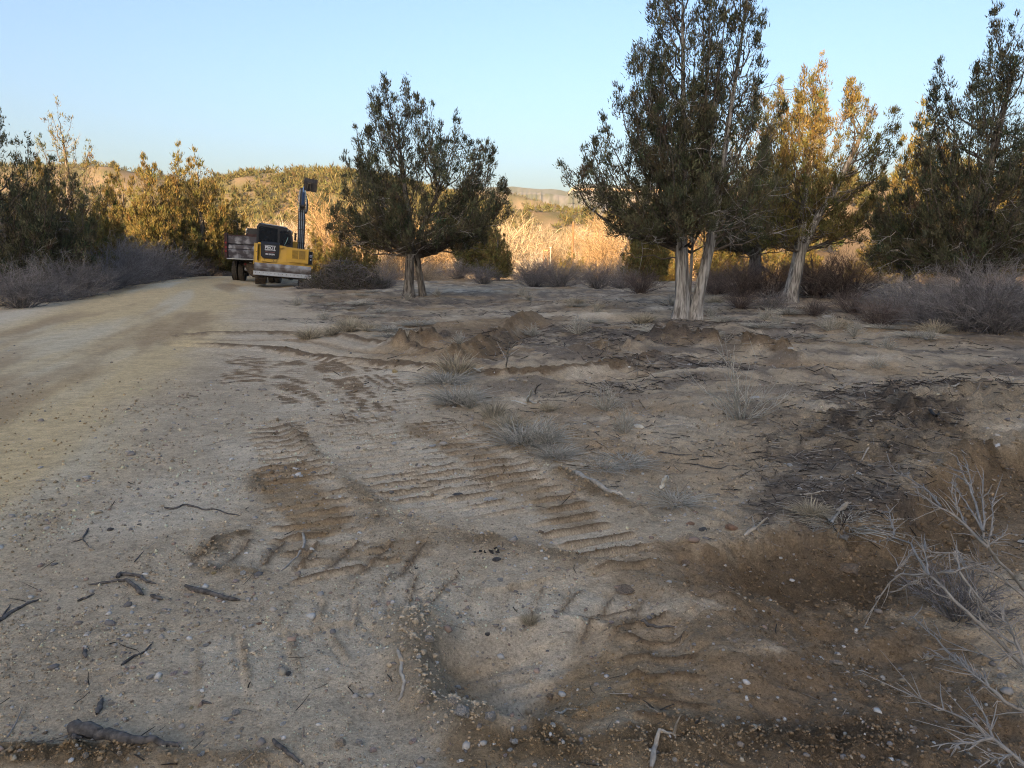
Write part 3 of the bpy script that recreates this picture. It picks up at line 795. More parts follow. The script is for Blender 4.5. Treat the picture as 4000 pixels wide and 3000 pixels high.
def plant_tree(name, label, g, loc, rotz=0.0, scale=1.0, group=None, cat='tree', extra=None):
    t = thing(name, label, cat, loc, (0, 0, rotz), (scale,) * 3, group)
    for tm in g['trunks']:
        obj('trunk', mesh('trunk', *tm, M[g['bark']], True), t)
    obj('limbs', mesh('limbs', *g['limbs'], M['limb'], True), t)
    V, Fc, T = g['crown']
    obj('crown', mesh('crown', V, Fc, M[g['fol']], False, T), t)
    if g['dead'] is not None:
        obj('dead_twigs', mesh('dead_twigs', *g['dead'], M['dead'], True), t)['kind'] = 'stuff'
    return t

def dup(src, label, loc, rotz, scale=1.0, group=None, sz=None):
    c = copy_tree(src)
    c.location = loc; c.rotation_euler = (0, 0, rotz); c.scale = (scale, scale, sz or scale)
    c['label'] = label
    if group: c['group'] = group
    return c

def exact(tips, u0, b, S, shrink=0.12):
    """spire tips read off the photograph at a scale of S pixels per metre, carried to the tree's own distance"""
    out = []
    for dx, z in tips:
        p = at_depth(u0 + dx * S, 990 - (z - 1.6) * S, b[1])
        out.append(((p[0] - b[0]) * 0.91, p[2] - b[2] - shrink))
    return out

# --- broad juniper in the middle of the clearing
b1 = on(1600, 1160)
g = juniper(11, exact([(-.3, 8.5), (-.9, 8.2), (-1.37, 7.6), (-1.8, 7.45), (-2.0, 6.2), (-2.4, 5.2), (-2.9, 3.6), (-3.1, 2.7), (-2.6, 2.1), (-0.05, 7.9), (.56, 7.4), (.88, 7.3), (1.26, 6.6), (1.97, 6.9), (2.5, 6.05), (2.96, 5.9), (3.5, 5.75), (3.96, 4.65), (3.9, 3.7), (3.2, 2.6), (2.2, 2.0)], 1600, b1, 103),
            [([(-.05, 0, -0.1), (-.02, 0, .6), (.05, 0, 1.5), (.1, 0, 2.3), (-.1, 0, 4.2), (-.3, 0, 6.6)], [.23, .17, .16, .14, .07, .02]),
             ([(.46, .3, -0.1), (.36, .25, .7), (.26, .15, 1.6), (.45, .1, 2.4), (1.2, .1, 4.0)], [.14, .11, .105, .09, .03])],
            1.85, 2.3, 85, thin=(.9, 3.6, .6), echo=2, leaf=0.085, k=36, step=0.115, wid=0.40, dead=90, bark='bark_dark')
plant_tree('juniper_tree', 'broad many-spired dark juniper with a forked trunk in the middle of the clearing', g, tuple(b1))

# --- tall twin-trunked juniper
b2 = on(2675, 1247)
g = juniper(22, exact([(-.45, 9.6), (-.75, 8.9), (-.1, 9.1), (.25, 8.2), (-1.1, 7.4), (-1.35, 6.7), (-1.7, 6.0), (-2.1, 5.0), (-2.6, 4.3), (-2.75, 3.9), (-2.4, 3.2), (-2.1, 2.2), (-1.6, 1.7), (1.25, 9.0), (1.0, 8.4), (1.6, 8.2), (1.86, 7.3), (1.95, 6.5), (2.05, 5.6), (2.2, 4.6), (2.2, 3.4), (2.1, 2.3), (.55, 7.2)], 2675, b2, 159),
            [([(-.10, 0, -0.1), (-.08, 0, .5), (-.12, 0, 1.2), (-.20, 0, 2.3), (-.22, 0, 4.5), (-.4, 0, 8.6)], [.225, .175, .15, .13, .07, .02]),
             ([(.24, -.05, -0.1), (.32, 0, .6), (.47, 0, 1.4), (.62, 0, 2.3), (.85, 0, 4.5), (1.25, 0, 8.2)], [.16, .13, .12, .105, .06, .02]),
             ([(.12, .12, -0.05), (.13, .14, 0.8), (.16, .2, 2.2)], [.045, .04, .03])],
            2.15, 1.7, 105, fw=.72, echo=2, leaf=0.07, k=42, step=0.11, wid=0.38, dead=110)
plant_tree('juniper_tree', 'tallest juniper, two pale fluted trunks rising from one base in the shade', g, tuple(b2))

# --- darker juniper just behind it
b3 = on(2940, 1135)
g = juniper(33, exact([(-2.2, 3.2), (-1.9, 5.0), (-1.2, 6.6), (-.6, 7.6), (-.1, 8.2), (.5, 8.5), (1.0, 7.9), (1.5, 6.8), (2.0, 5.2), (2.3, 3.4), (-1.6, 2.2), (1.8, 2.2)], 2940, b3, 92),
            [([(0, 0, -0.1), (0.02, 0, 1.4), (0, 0, 2.5), (.1, 0, 5), (.2, 0, 7.5)], [.3, .22, .18, .1, .03])],
            1.9, 2.0, 90, leaf=0.11, k=20, step=0.13, wid=0.42, dead=30, bark='bark_dark')
plant_tree('juniper_tree', 'dark juniper standing behind and right of the twin-trunked tree', g, tuple(b3))

# --- juniper with the golden sunlit top
b4 = on(3083, 1182)
g = juniper(44, exact([(1.15, 8.3), (.9, 7.7), (.37, 7.9), (-.1, 7.7), (.15, 7.0), (1.5, 7.3), (2.6, 7.6), (2.2, 7.4), (3.1, 6.8), (3.5, 5.9), (3.55, 5.2), (-.7, 7.0), (-1.0, 5.8), (-1.3, 4.6), (-1.5, 3.2), (-1.2, 2.2), (3.3, 3.6), (2.9, 2.2)], 3083, b4, 116),
            [([(-.02, 0, -0.1), (.05, 0, .4), (.22, 0, 1.4), (.25, 0, 2.2), (.3, 0, 4.2), (.8, 0, 7.2)], [.27, .215, .19, .16, .07, .02]),
             ([(.25, 0, 1.5), (.6, 0, 2.5), (1.2, 0, 3.6), (1.9, 0, 5.2), (2.4, 0, 6.6)], [.13, .11, .10, .07, .03])],
            2.1, 1.6, 80, thin=(1.3, 2.0, .55), echo=2, leaf=0.085, k=36, step=0.115, wid=0.36, dead=45, bark='bark_pale', fol='juniper_sunlit')
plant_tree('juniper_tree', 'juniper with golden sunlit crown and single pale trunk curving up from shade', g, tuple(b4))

# --- rightmost juniper
b5 = on(3768, 1215)
g = juniper(55, exact([(.86, 8.7), (.2, 8.0), (-.3, 7.5), (-.75, 6.5), (-1.2, 5.5), (-1.7, 4.8), (-2.2, 3.9), (-2.4, 2.9), (-2.8, 1.7), (1.3, 8.2), (1.7, 7.3), (2.1, 6.2), (2.6, 5.4), (3.0, 4.3), (3.2, 3.0), (2.9, 1.7), (-1.6, 1.6)], 3768, b5, 136),
            [([(0, 0, -0.1), (.02, 0, .8), (.05, 0, 2), (.3, 0, 4.5), (.7, 0, 7.6)], [.27, .2, .17, .11, .03])],
            1.3, 2.1, 100, echo=3, leaf=0.08, k=36, step=0.115, wid=0.40, dead=120, bark='bark_dark')
plant_tree('juniper_tree', 'tall shaded juniper over grey brush at the right edge of the clearing', g, tuple(b5))

# --- left side of the road
b6 = np.array([-17.6, 26.0, 0]); b6[2] = g1(b6[0], b6[1])
g = juniper(66, [(-3.4, 5.5), (-2.6, 6.4), (-1.8, 6.1), (-1.0, 6.8), (-.3, 6.2), (.5, 5.8), (1.2, 5.3), (1.9, 4.6), (2.5, 3.6), (2.9, 2.4), (-3.8, 3), (2.4, 1.2)],
            [([(0, 0, -0.2), (0, 0, 1), (-.2, 0, 3), (-.5, 0, 5.5)], [.3, .22, .16, .04])],
            0.6, 2.4, 170, leaf=0.10, k=28, step=0.13, wid=0.42, dead=150, bark='bark_dark')
tl1 = plant_tree('juniper_tree', 'big dark shaded juniper left of the road at the picture edge', g, tuple(b6))
g = juniper(77, [(0, 8.6), (-.5, 8.0), (.5, 7.9), (-.9, 7.0), (1.0, 6.9), (1.5, 6.0), (-1.4, 6.1), (1.9, 5.2), (-1.7, 5.0)],
            [([(0, 0, -0.2), (0, 0, 3), (.05, 0, 6), (0, 0, 8.2)], [.2, .14, .09, .02])],
            4.2, 1.4, 10, leaf=0.10, k=22, step=0.26, wid=0.34, dead=30, bark='bark_dark', fol='pinyon')
p = at_depth(292, 990, 36.0)
plant_tree('pinyon_tree', 'thin open-crowned pine rising above the junipers left of the road', g, (p[0], 36.0, g1(p[0], 36.0) - 0.2))
# two general junipers, also the source of the copies farther away
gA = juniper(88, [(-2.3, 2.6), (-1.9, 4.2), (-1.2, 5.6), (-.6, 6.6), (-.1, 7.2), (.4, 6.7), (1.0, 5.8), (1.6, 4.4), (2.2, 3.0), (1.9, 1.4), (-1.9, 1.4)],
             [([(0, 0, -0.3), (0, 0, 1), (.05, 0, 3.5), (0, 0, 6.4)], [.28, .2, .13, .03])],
             0.8, 2.1, 125, leaf=0.16, k=24, step=0.15, wid=0.42, dead=30, bark='bark_dark', fol='juniper_sunlit')
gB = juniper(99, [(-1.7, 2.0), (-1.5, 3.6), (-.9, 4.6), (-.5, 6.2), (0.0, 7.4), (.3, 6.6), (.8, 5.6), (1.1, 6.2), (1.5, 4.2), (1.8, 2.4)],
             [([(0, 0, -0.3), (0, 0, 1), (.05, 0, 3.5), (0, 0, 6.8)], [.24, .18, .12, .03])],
             0.7, 1.7, 110, leaf=0.16, k=24, step=0.15, wid=0.4, dead=25, bark='bark_dark', fol='juniper_sunlit')
def place(u, d, sink=0.1):
    p = at_depth(u, 990, d)
    return (p[0], d, g1(p[0], d) - sink)
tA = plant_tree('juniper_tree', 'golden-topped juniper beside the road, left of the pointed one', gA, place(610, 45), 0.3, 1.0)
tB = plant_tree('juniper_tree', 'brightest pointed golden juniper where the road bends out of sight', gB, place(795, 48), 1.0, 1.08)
dup(tA, 'dark juniper behind the thin pine left of the road', place(405, 38), 2.2, 0.72)
dup(tA, 'juniper half sunlit between the thin pine and the road', place(500, 50), 4.1, 0.98)
dup(tB, 'small juniper at the outer end of the row, nearest the truck', place(935, 50), 2.5, 0.72)
dup(tB, 'narrow juniper with two thin spires behind the golden pair', place(715, 56), 5.0, 1.15, sz=1.28)
dup(tA, 'juniper at the far left end of the road, behind the big dark one', place(170, 33), 1.1, 0.75)
dup(tB, 'low shaded juniper under the left edge trees', place(330, 32), 0.4, 0.6)
dup(tA, 'sunlit juniper behind the roadside row, farthest back', place(880, 62), 3.0, 0.85)
# beyond the machines and the clearing
dup(tB, 'green and gold juniper right behind the raised excavator arm', place(1235, 58), 1.9, 0.62)
dup(tA, 'golden bushy juniper behind the brush pile', place(1335, 55), 3.7, 0.62)
dup(tB, 'second golden juniper behind the broad tree, beside the brush pile', place(1430, 57), 0.2, 0.55)
dup(tA, 'tall half-lit juniper close behind the broad tree', place(1870, 46), 5.5, 0.72)
dup(tB, 'low green juniper with splayed limbs beyond the clearing', place(1945, 44), 2.9, 0.50)
dup(tB, 'small bright yellow-green cone-shaped juniper among bare trees', place(2222, 84), 4.4, 0.78)
dup(tA, 'dark juniper left of the yellow-green cone-shaped one', place(2180, 92), 0.9, 0.66)
dup(tA, 'dark juniper right of the wooden pole', place(2262, 92), 2.0, 0.70)
dup(tB, 'low dark juniper standing alone near the pole', place(2310, 90), 3.0, 0.60)
for i, (u, d, s, ch, lab) in enumerate([
        (3560, 36, 1.15, 'B', 'orange sunlit juniper between the golden tree and the right edge tree'),
        (2520, 40, 0.62, 'A', 'low dark juniper behind the foot of the twin-trunked tree'),
        (3390, 78, 1.0, 'A', 'sunlit juniper behind the golden-topped tree'),
        (3490, 84, 1.1, 'B', 'slim sunlit juniper farther behind the golden-topped tree'),
        (3700, 42, 0.9, 'A', 'sunlit juniper behind the right edge tree'),
        (3850, 48, 1.0, 'A', 'sunlit juniper far behind the right edge tree'),
        (3960, 38, 0.9, 'B', 'juniper at the far right edge behind grey brush'),
        (2820, 52, 0.8, 'A', 'sunlit juniper seen through the gap beside the twin trunks'),
        (3140, 58, 0.9, 'B', 'sunlit juniper seen behind the curved pale trunk'),
        (2600, 62, 0.8, 'B', 'sunlit juniper far behind the twin-trunked tree'),
        (3000, 70, 1.0, 'A', 'sunlit juniper at the foot of the right hill')]):
    dup(tA if ch == 'A' else tB, lab, place(u, d), 1.3 * i, s)

# small junipers on the far slopes
def tiny_juniper(seed):
    rng = np.random.default_rng(seed)
    n = 46
    a = rng.uniform(0, 6.28, n); h = rng.uniform(0.12, 1, n) ** 0.8
    rr = 2.0 * np.sqrt(1.02 - h ** 1.8) * np.sqrt(rng.uniform(0.1, 1, n))
    c = np.stack([rr * np.cos(a), rr * np.sin(a), 0.5 + h * 3.9], 1)
    LV, LF, LT = leaves(rng, c, 9, np.full(n, 0.36), norm(c - np.array([0, 0, 1.5])), 0.75)
    return LV, LF, LT
hj = []
for s in range(3):
    V, Fc, T = tiny_juniper(300 + s)
    hj.append(mesh('hill_juniper', V, Fc, M['juniper_green'], False, T))
rng = np.random.default_rng(5)
n_placed = 0
def hill_trees(n, urange, rrange, lab, grp, smin=0.7, smax=1.25):
    rr = rng
    k = 0
    while k < n:
        u = rr.uniform(*urange); r = rr.uniform(*rrange)
        xx = (u - 2000) / F4 * r
        if noise(np.array([xx * 0.03]), np.array([r * 0.03]), 8)[0] < 0.32: continue
        s = rr.uniform(smin, smax)
        o = obj('hill_juniper', hj[rr.integers(3)], None, (xx, r, g1(xx, r) - 0.5 * s), (0, 0, rr.uniform(0, 6.28)), (s, s, s * rr.uniform(0.85, 1.15)))
        tag(o, lab, 'tree', grp)
        k += 1
hill_trees(150, (820, 1950), (250, 490), 'small round juniper on the sunlit hill behind the excavator', 'junipers on the hill behind the excavator')
hill_trees(45, (1850, 2600), (270, 385), 'small round juniper on the low rise behind the bare cottonwoods', 'junipers on the rise behind the cottonwoods')
hill_trees(30, (150, 1000), (480, 760), 'small dark juniper on the ridge above the left roadside trees', 'junipers on the left ridge', 1.0, 1.7)
hill_trees(70, (2500, 4150), (100, 235), 'small round juniper on the sunlit hill behind the right trees', 'junipers on the right hill')

# the rest of the woodland on those hills reads as one mass
def far_wood():
    r2 = np.random.default_rng(9)
    Vs, Fs, Ts, n = [], [], [], 0
    spots = []
    for (u0, u1, r0, r1, cnt) in ((700, 2000, 240, 500, 2000), (1700, 2700, 260, 390, 330), (-200, 1100, 430, 770, 1500), (1500, 2600, 900, 1260, 600)):
        u = r2.uniform(u0, u1, cnt); r = r2.uniform(r0, r1, cnt)
        spots.append(np.stack([(u - 2000) / F4 * r, r], 1))
    S = np.concatenate(spots)
    keep = noise(S[:, 0] * 0.03, S[:, 1] * 0.03, 8) > 0.22
    S = S[keep]
    Zs = height(S[:, 0], S[:, 1])
    c = np.concatenate([S, Zs[:, None] + 1.2], 1)
    # each crown: nine clumps of broad leaves
    k = 8
    cc = np.repeat(c, k, 0) + r2.normal(0, 1, (len(c) * k, 3)) * np.array([0.9, 0.9, 0.8])
    LV, LF, LT = leaves(r2, cc, 4, np.full(len(cc), 0.6), norm(cc - np.repeat(c, k, 0)), 1.6)
    o = obj('far_woodland', mesh('far_woodland', LV, LF, M['juniper_green'], False, LT))
    tag(o, 'dark and golden juniper woodland covering the far hillsides', 'woodland', kind='stuff')
far_wood()
# ------------------------------------------------------------------ bare shrubs, cottonwoods, grass
def bare(seed, H, W, ns, n2, n3, r0, base=0.12, droop=0.1, lean=0.0, K=6):
    """many-stemmed leafless plant: stems, branches and twigs; returns quads and tint"""
    rng = np.random.default_rng(seed)
    a = rng.uniform(0, 6.28, ns); rho = np.sqrt(rng.uniform(0, 1, ns))
    p0 = np.stack([np.cos(a) * rho * W * base, np.sin(a) * rho * W * base, np.full(ns, -0.05 * H)], 1)
    hh = H * (1 - 0.74 * rho ** 2) * rng.uniform(0.6, 1.05, ns)
    p2 = np.stack([np.cos(a) * rho * W * rng.uniform(0.7, 1.1, ns), np.sin(a) * rho * W * rng.uniform(0.7, 1.1, ns), hh], 1)
    p2[:, 0] += lean * hh
    p1 = p0 + (p2 - p0) * np.array([0.35, 0.35, 0.62]) + rng.normal(0, 0.06 * H, (ns, 3)) * np.array([1, 1, 0.3])
    S = bez(p0, p1, p2, K)
    S[:, 1:] += rng.normal(0, 0.018 * H, S[:, 1:].shape)
    Rr = r0 * rng.uniform(0.6, 1.2, (ns, 1)) * np.linspace(1, 0.3, K)[None]
    parts = [tubes(S, Rr, 4)]; tints = [np.repeat(rng.uniform(0.6, 1.1, ns), K * 4)]
    def kids(S, cnt, lf, rad, KK, spread):
        n, k0 = S.shape[0], S.shape[1]
        src = rng.integers(0, n, cnt); t = rng.uniform(0.12, 0.97, cnt) ** 0.85 * (k0 - 1)
        i = np.clip(t.astype(int), 0, k0 - 2); f = (t - i)[:, None]
        b = S[src, i] * (1 - f) + S[src, i + 1] * f
        tg = norm(S[src, i + 1] - S[src, i])
        d = norm(tg + rng.normal(0, spread, (cnt, 3)) + np.array([0, 0, 0.25]))
        L = H * lf * rng.uniform(0.5, 1.3, (cnt, 1))
        e = b + d * L + np.array([0, 0, -droop]) * L
        m = (b + e) / 2 + rng.normal(0, 0.09, (cnt, 3)) * L + np.array([0, 0, 0.08]) * L
        Q = bez(b, m, e, KK)
        parts.append(tubes(Q, rad * rng.uniform(0.6, 1.2, (cnt, 1)) * np.linspace(1, 0.35, KK)[None], 3))
        tints.append(np.repeat(rng.uniform(0.5, 1.6, cnt), KK * 3))
        return Q
    Q = kids(S, n2, 0.32, r0 * 0.45, 4, 0.55)
    if n3:
        kids(Q, n3, 0.17, r0 * 0.24, 3, 0.7)
    V, Fq = join(parts)
    t = np.concatenate(tints)[:, None] * np.array([1, 1, 1])
    return V, Fq, t

shrub = {}
shrub['grey1'] = mesh('shrub', *(lambda q: (q[0], q[1], M['twig_grey'], False, q[2]))(bare(1, 1.5, 1.3, 80, 560, 2300, 0.013)))
shrub['grey2'] = mesh('shrub', *(lambda q: (q[0], q[1], M['twig_grey'], False, q[2]))(bare(2, 1.3, 1.5, 90, 600, 2300, 0.012)))
shrub['brown'] = mesh('shrub', *(lambda q: (q[0], q[1], M['twig_brown'], False, q[2]))(bare(3, 1.6, 1.3, 90, 460, 1500, 0.014)))
shrub['straw'] = mesh('shrub', *(lambda q: (q[0], q[1], M['twig_straw'], False, q[2]))(bare(4, 2.0, 1.5, 50, 330, 900, 0.02)))
shrub['straw2'] = mesh('shrub', *(lambda q: (q[0], q[1], M['twig_straw'], False, q[2]))(bare(5, 1.6, 1.9, 50, 300, 900, 0.02)))

def shrub_at(kind, u, v, s, label, rot=0, wide=1.0, d=None, group=None, name='bare_shrub'):
    if d is None:
        p = on(u, v)
    else:
        p = at_depth(u, 990, d); p[2] = g1(p[0], d)
    o = obj(name, shrub[kind], None, tuple(p), (0, 0, rot), (s * wide, s * wide, s))
    return tag(o, label, 'shrub', group)

# brush on the bank left of the road
for i, (kind, u, d, s, w, lab) in enumerate([
        ('grey1', 60, 21.5, 0.95, 1.2, 'grey leafless shrub at the left edge under the big dark juniper'),
        ('grey2', 190, 24.0, 1.05, 1.2, 'wide grey leafless shrub below the big dark juniper'),
        ('grey1', 300, 25.5, 1.0, 1.2, 'grey leafless shrub beside the white rock on the left verge'),
        ('grey2', 390, 29.0, 1.25, 1.2, 'grey leafless shrub at the foot of the road bank, left part'),
        ('grey1', 420, 34.0, 1.65, 1.2, 'tall pale grey shrub climbing the bank below the thin pine'),
        ('grey2', 500, 33.0, 1.35, 1.1, 'broad grey shrub bulging over the road bank'),
        ('grey1', 575, 36.0, 1.35, 1.2, 'round grey shrub in front of the golden-topped roadside juniper'),
        ('grey2', 655, 38.0, 1.25, 1.1, 'last grey shrub of the bank before the road bend'),
        ('brown', 735, 46.0, 1.1, 1.3, 'low brown shrub under the pointed golden juniper'),
        ('grey1', 800, 50.0, 1.25, 1.3, 'shaded shrub at the road bend left of the truck'),
        ('grey2', 875, 54.0, 1.2, 1.3, 'shaded shrub hidden partly by the truck wheels'),
        ('brown', 480, 39.0, 1.4, 1.2, 'brown shrub between the junipers on the left bank'),
        ('grey2', 130, 28.0, 1.2, 1.2, 'shaded grey shrub among the lower limbs of the big dark juniper')]):
    shrub_at(kind, u, 0, s, lab, i * 1.1, w, d)
# brush along the far side of the clearing
for i, (kind, u, v, s, w, lab) in enumerate([
        ('grey2', 1500, 1120, 0.75, 1.3, 'low grey shrub between the brush pile and the forked trunk'),
        ('brown', 1700, 1095, 0.85, 1.2, 'low brown shrub right behind the forked trunk'),
        ('grey1', 1790, 1095, 0.85, 1.3, 'greyish shrub below the half-lit juniper beyond the clearing'),
        ('grey1', 1890, 1110, 0.75, 1.2, 'small grey shrub in front of the low green juniper'),
        ('grey1', 2090, 1122, 0.98, 1.2, 'round dark grey shrub, left half of the big clump mid clearing'),
        ('grey2', 2190, 1120, 1.00, 1.1, 'round dark grey shrub, right half of the big clump mid clearing'),
        ('grey1', 2330, 1128, 0.80, 1.2, 'dark grey shrub right of the big clump'),
        ('grey2', 2430, 1128, 0.75, 1.2, 'dark grey shrub beside the low dark juniper'),
        ('brown', 2500, 1150, 0.7, 1.2, 'small dark shrub left of the twin trunks'),
        ('brown', 2800, 1150, 0.85, 1.2, 'dark brown brush right behind the twin trunks'),
        ('brown', 2900, 1160, 0.95, 1.3, 'dark brown brush under the darker juniper'),
        ('brown', 3010, 1165, 1.0, 1.2, 'dark brown brush left of the curved pale trunk'),
        ('brown', 3190, 1160, 1.15, 1.2, 'tall dark brown brush right of the curved pale trunk'),
        ('brown', 3300, 1160, 1.1, 1.3, 'dark brown brush sloping down toward the sunlit gap'),
        ('grey2', 3520, 1235, 0.8, 1.2, 'low grey shrub at the edge of the sunlit gap'),
        ('grey1', 3620, 1270, .85, 1.2, 'grey twiggy shrub left of the right edge juniper trunk'),
        ('grey2', 3760, 1290, .88, 1.2, 'grey twiggy shrub in front of the right edge juniper trunk'),
        ('grey1', 3880, 1300, .92, 1.2, 'grey twiggy shrub right of the right edge juniper trunk'),
        ('grey2', 3980, 1290, .95, 1.2, 'grey twiggy shrub cut by the right edge of the picture'),
        ('grey2', 3850, 1225, 1.2, 1.2, 'grey shrub behind the right edge juniper'),
        ('grey1', 3020, 1215, 0.42, 1.4, 'knee-high grey shrub in front of the curved pale trunk'),
        ('brown', 3330, 1225, 0.42, 1.6, 'low dark shrub beside the white rock'),
        ('brown', 2890, 1205, 0.35, 1.5, 'low dark shrub right of the twin trunks'),
        ('brown', 3440, 1275, 0.4, 1.5, 'low dark shrub right of the white rock'),
        ('brown', 3180, 1235, 0.3, 1.5, 'small dark shrub left of the white rock')]):
    shrub_at(kind, u, v, s, lab, i * 0.9, w)
# pale sunlit thicket beyond the clearing
rng = np.random.default_rng(12)
for i in range(64):
    u = rng.uniform(1380, 3900); d = rng.uniform(54, 88)
    shrub_at('straw' if i % 2 else 'straw2', u, 0, rng.uniform(0.9, 1.5), 'pale sunlit leafless shrub in the thicket beyond the clearing', rng.uniform(0, 6), 1.15, d, 'sunlit thicket shrubs')

# bare cottonwoods in the valley
cotton = []
for s, (H, W) in enumerate(((15, 6.0), (13, 6.5), (16, 5.2))):
    V, Fq, T = bare(40 + s, H, W, 22, 330, 1500, 0.13, base=0.10, droop=0.0, K=7)
    cotton.append(mesh('crown', V, Fq, M[('twig_cotton', 'twig_cotton_pale', 'twig_cotton_red')[s]], False, T ** 1.8))
ctr = trunk_mesh([(0, 0, -0.5), (0.1, 0, 2), (0.2, 0.1, 5), (0.1, 0, 9)], [0.5, 0.36, 0.26, 0.08], n=10, rings=10, seed=3)
ctrunk = mesh('trunk', *ctr, simple('cottonwood_bark', (0.38, 0.32, 0.25), 0.9, var=0.35, scale=3), True)
rng = np.random.default_rng(14)
spots = [(u, rng.uniform(120, 150)) for u in np.arange(900, 2700, 62)] + [(u, rng.uniform(155, 215)) for u in np.arange(860, 2700, 46)] + [(1110, 100), (1265, 104), (2010, 112), (2085, 104), (2400, 108)]
for i, (u, d) in enumerate(spots):
    p = at_depth(u + rng.uniform(-22, 22), 990, d)
    s = rng.uniform(0.55, 0.82)
    t = thing('cottonwood_tree', 'bare golden cottonwood in the sunlit grove across the valley', 'tree', (p[0], d, g1(p[0], d) - 0.3), (0, 0, rng.uniform(0, 6.28)), (s * 1.15, s * 1.15, s * 0.9), 'bare cottonwoods in the valley')
    obj('trunk', ctrunk, t); obj('crown', cotton[i % 3], t)

def grass(seed, n, H, W, curl=0.5, wd=0.004):
    rng = np.random.default_rng(seed)
    a = rng.uniform(0, 6.28, n); rho = np.sqrt(rng.uniform(0, 1, n))
    p0 = np.stack([np.cos(a) * rho * W * 0.45, np.sin(a) * rho * W * 0.45, np.full(n, -0.01)], 1)
    h = H * rng.uniform(0.45, 1.1, n) * (1 - 0.4 * rho ** 2)
    d = np.stack([np.cos(a), np.sin(a), 0 * a], 1) * (rho * W * 0.6)[:, None] + rng.normal(0, 0.22 * W, (n, 3)) * np.array([1, 1, 0])
    p1 = p0 + d * 0.4 + np.array([0, 0, 1]) * (h * 0.65)[:, None]
    p2 = p0 + d * 1.1 + np.array([0, 0, 1]) * (h * rng.uniform(1 - curl, 1, n))[:, None]
    V, Fq = tubes(bez(p0, p1, p2, 4), wd * rng.uniform(0.6, 1.3, (n, 1)) * np.array([1, 0.9, 0.7, 0.25])[None], 3)
    return V, Fq, np.repeat(rng.uniform(0.55, 1.35, (n, 1)), 12, 0) * np.array([1, 1, 1])
G = {}
for nm, args, mt in (('dry', (1, 260, 0.42, 0.42, 0.5, 0.006), 'grass_dry'), ('tall', (2, 180, 0.6, 0.35, 0.35, 0.006), 'grass_dry'), ('grey', (3, 330, 0.36, 0.55, 0.6, 0.006), 'grass_grey'), ('low', (4, 260, 0.2, 0.5, 0.6, 0.005), 'grass_grey')):
    q = grass(*args); G[nm] = mesh('grass_clump', q[0], q[1], M[mt], False, q[2])
G['sage'] = mesh('sagebrush', *(lambda q: (q[0], q[1], M['grass_grey'], False, q[2]))(bare(6, 0.45, 0.32, 40, 180, 380, 0.008)))
def clump(kind, u, v, s, label, rot=0.0, w=1.0, cat='grass', name='grass_clump', group=None):
    p = on(u, v)
    s = s * 0.7
    o = obj(name, G[kind], None, tuple(p), (0, 0, rot), (s * w, s * w, s))
    return tag(o, label, cat, group)
D = K22
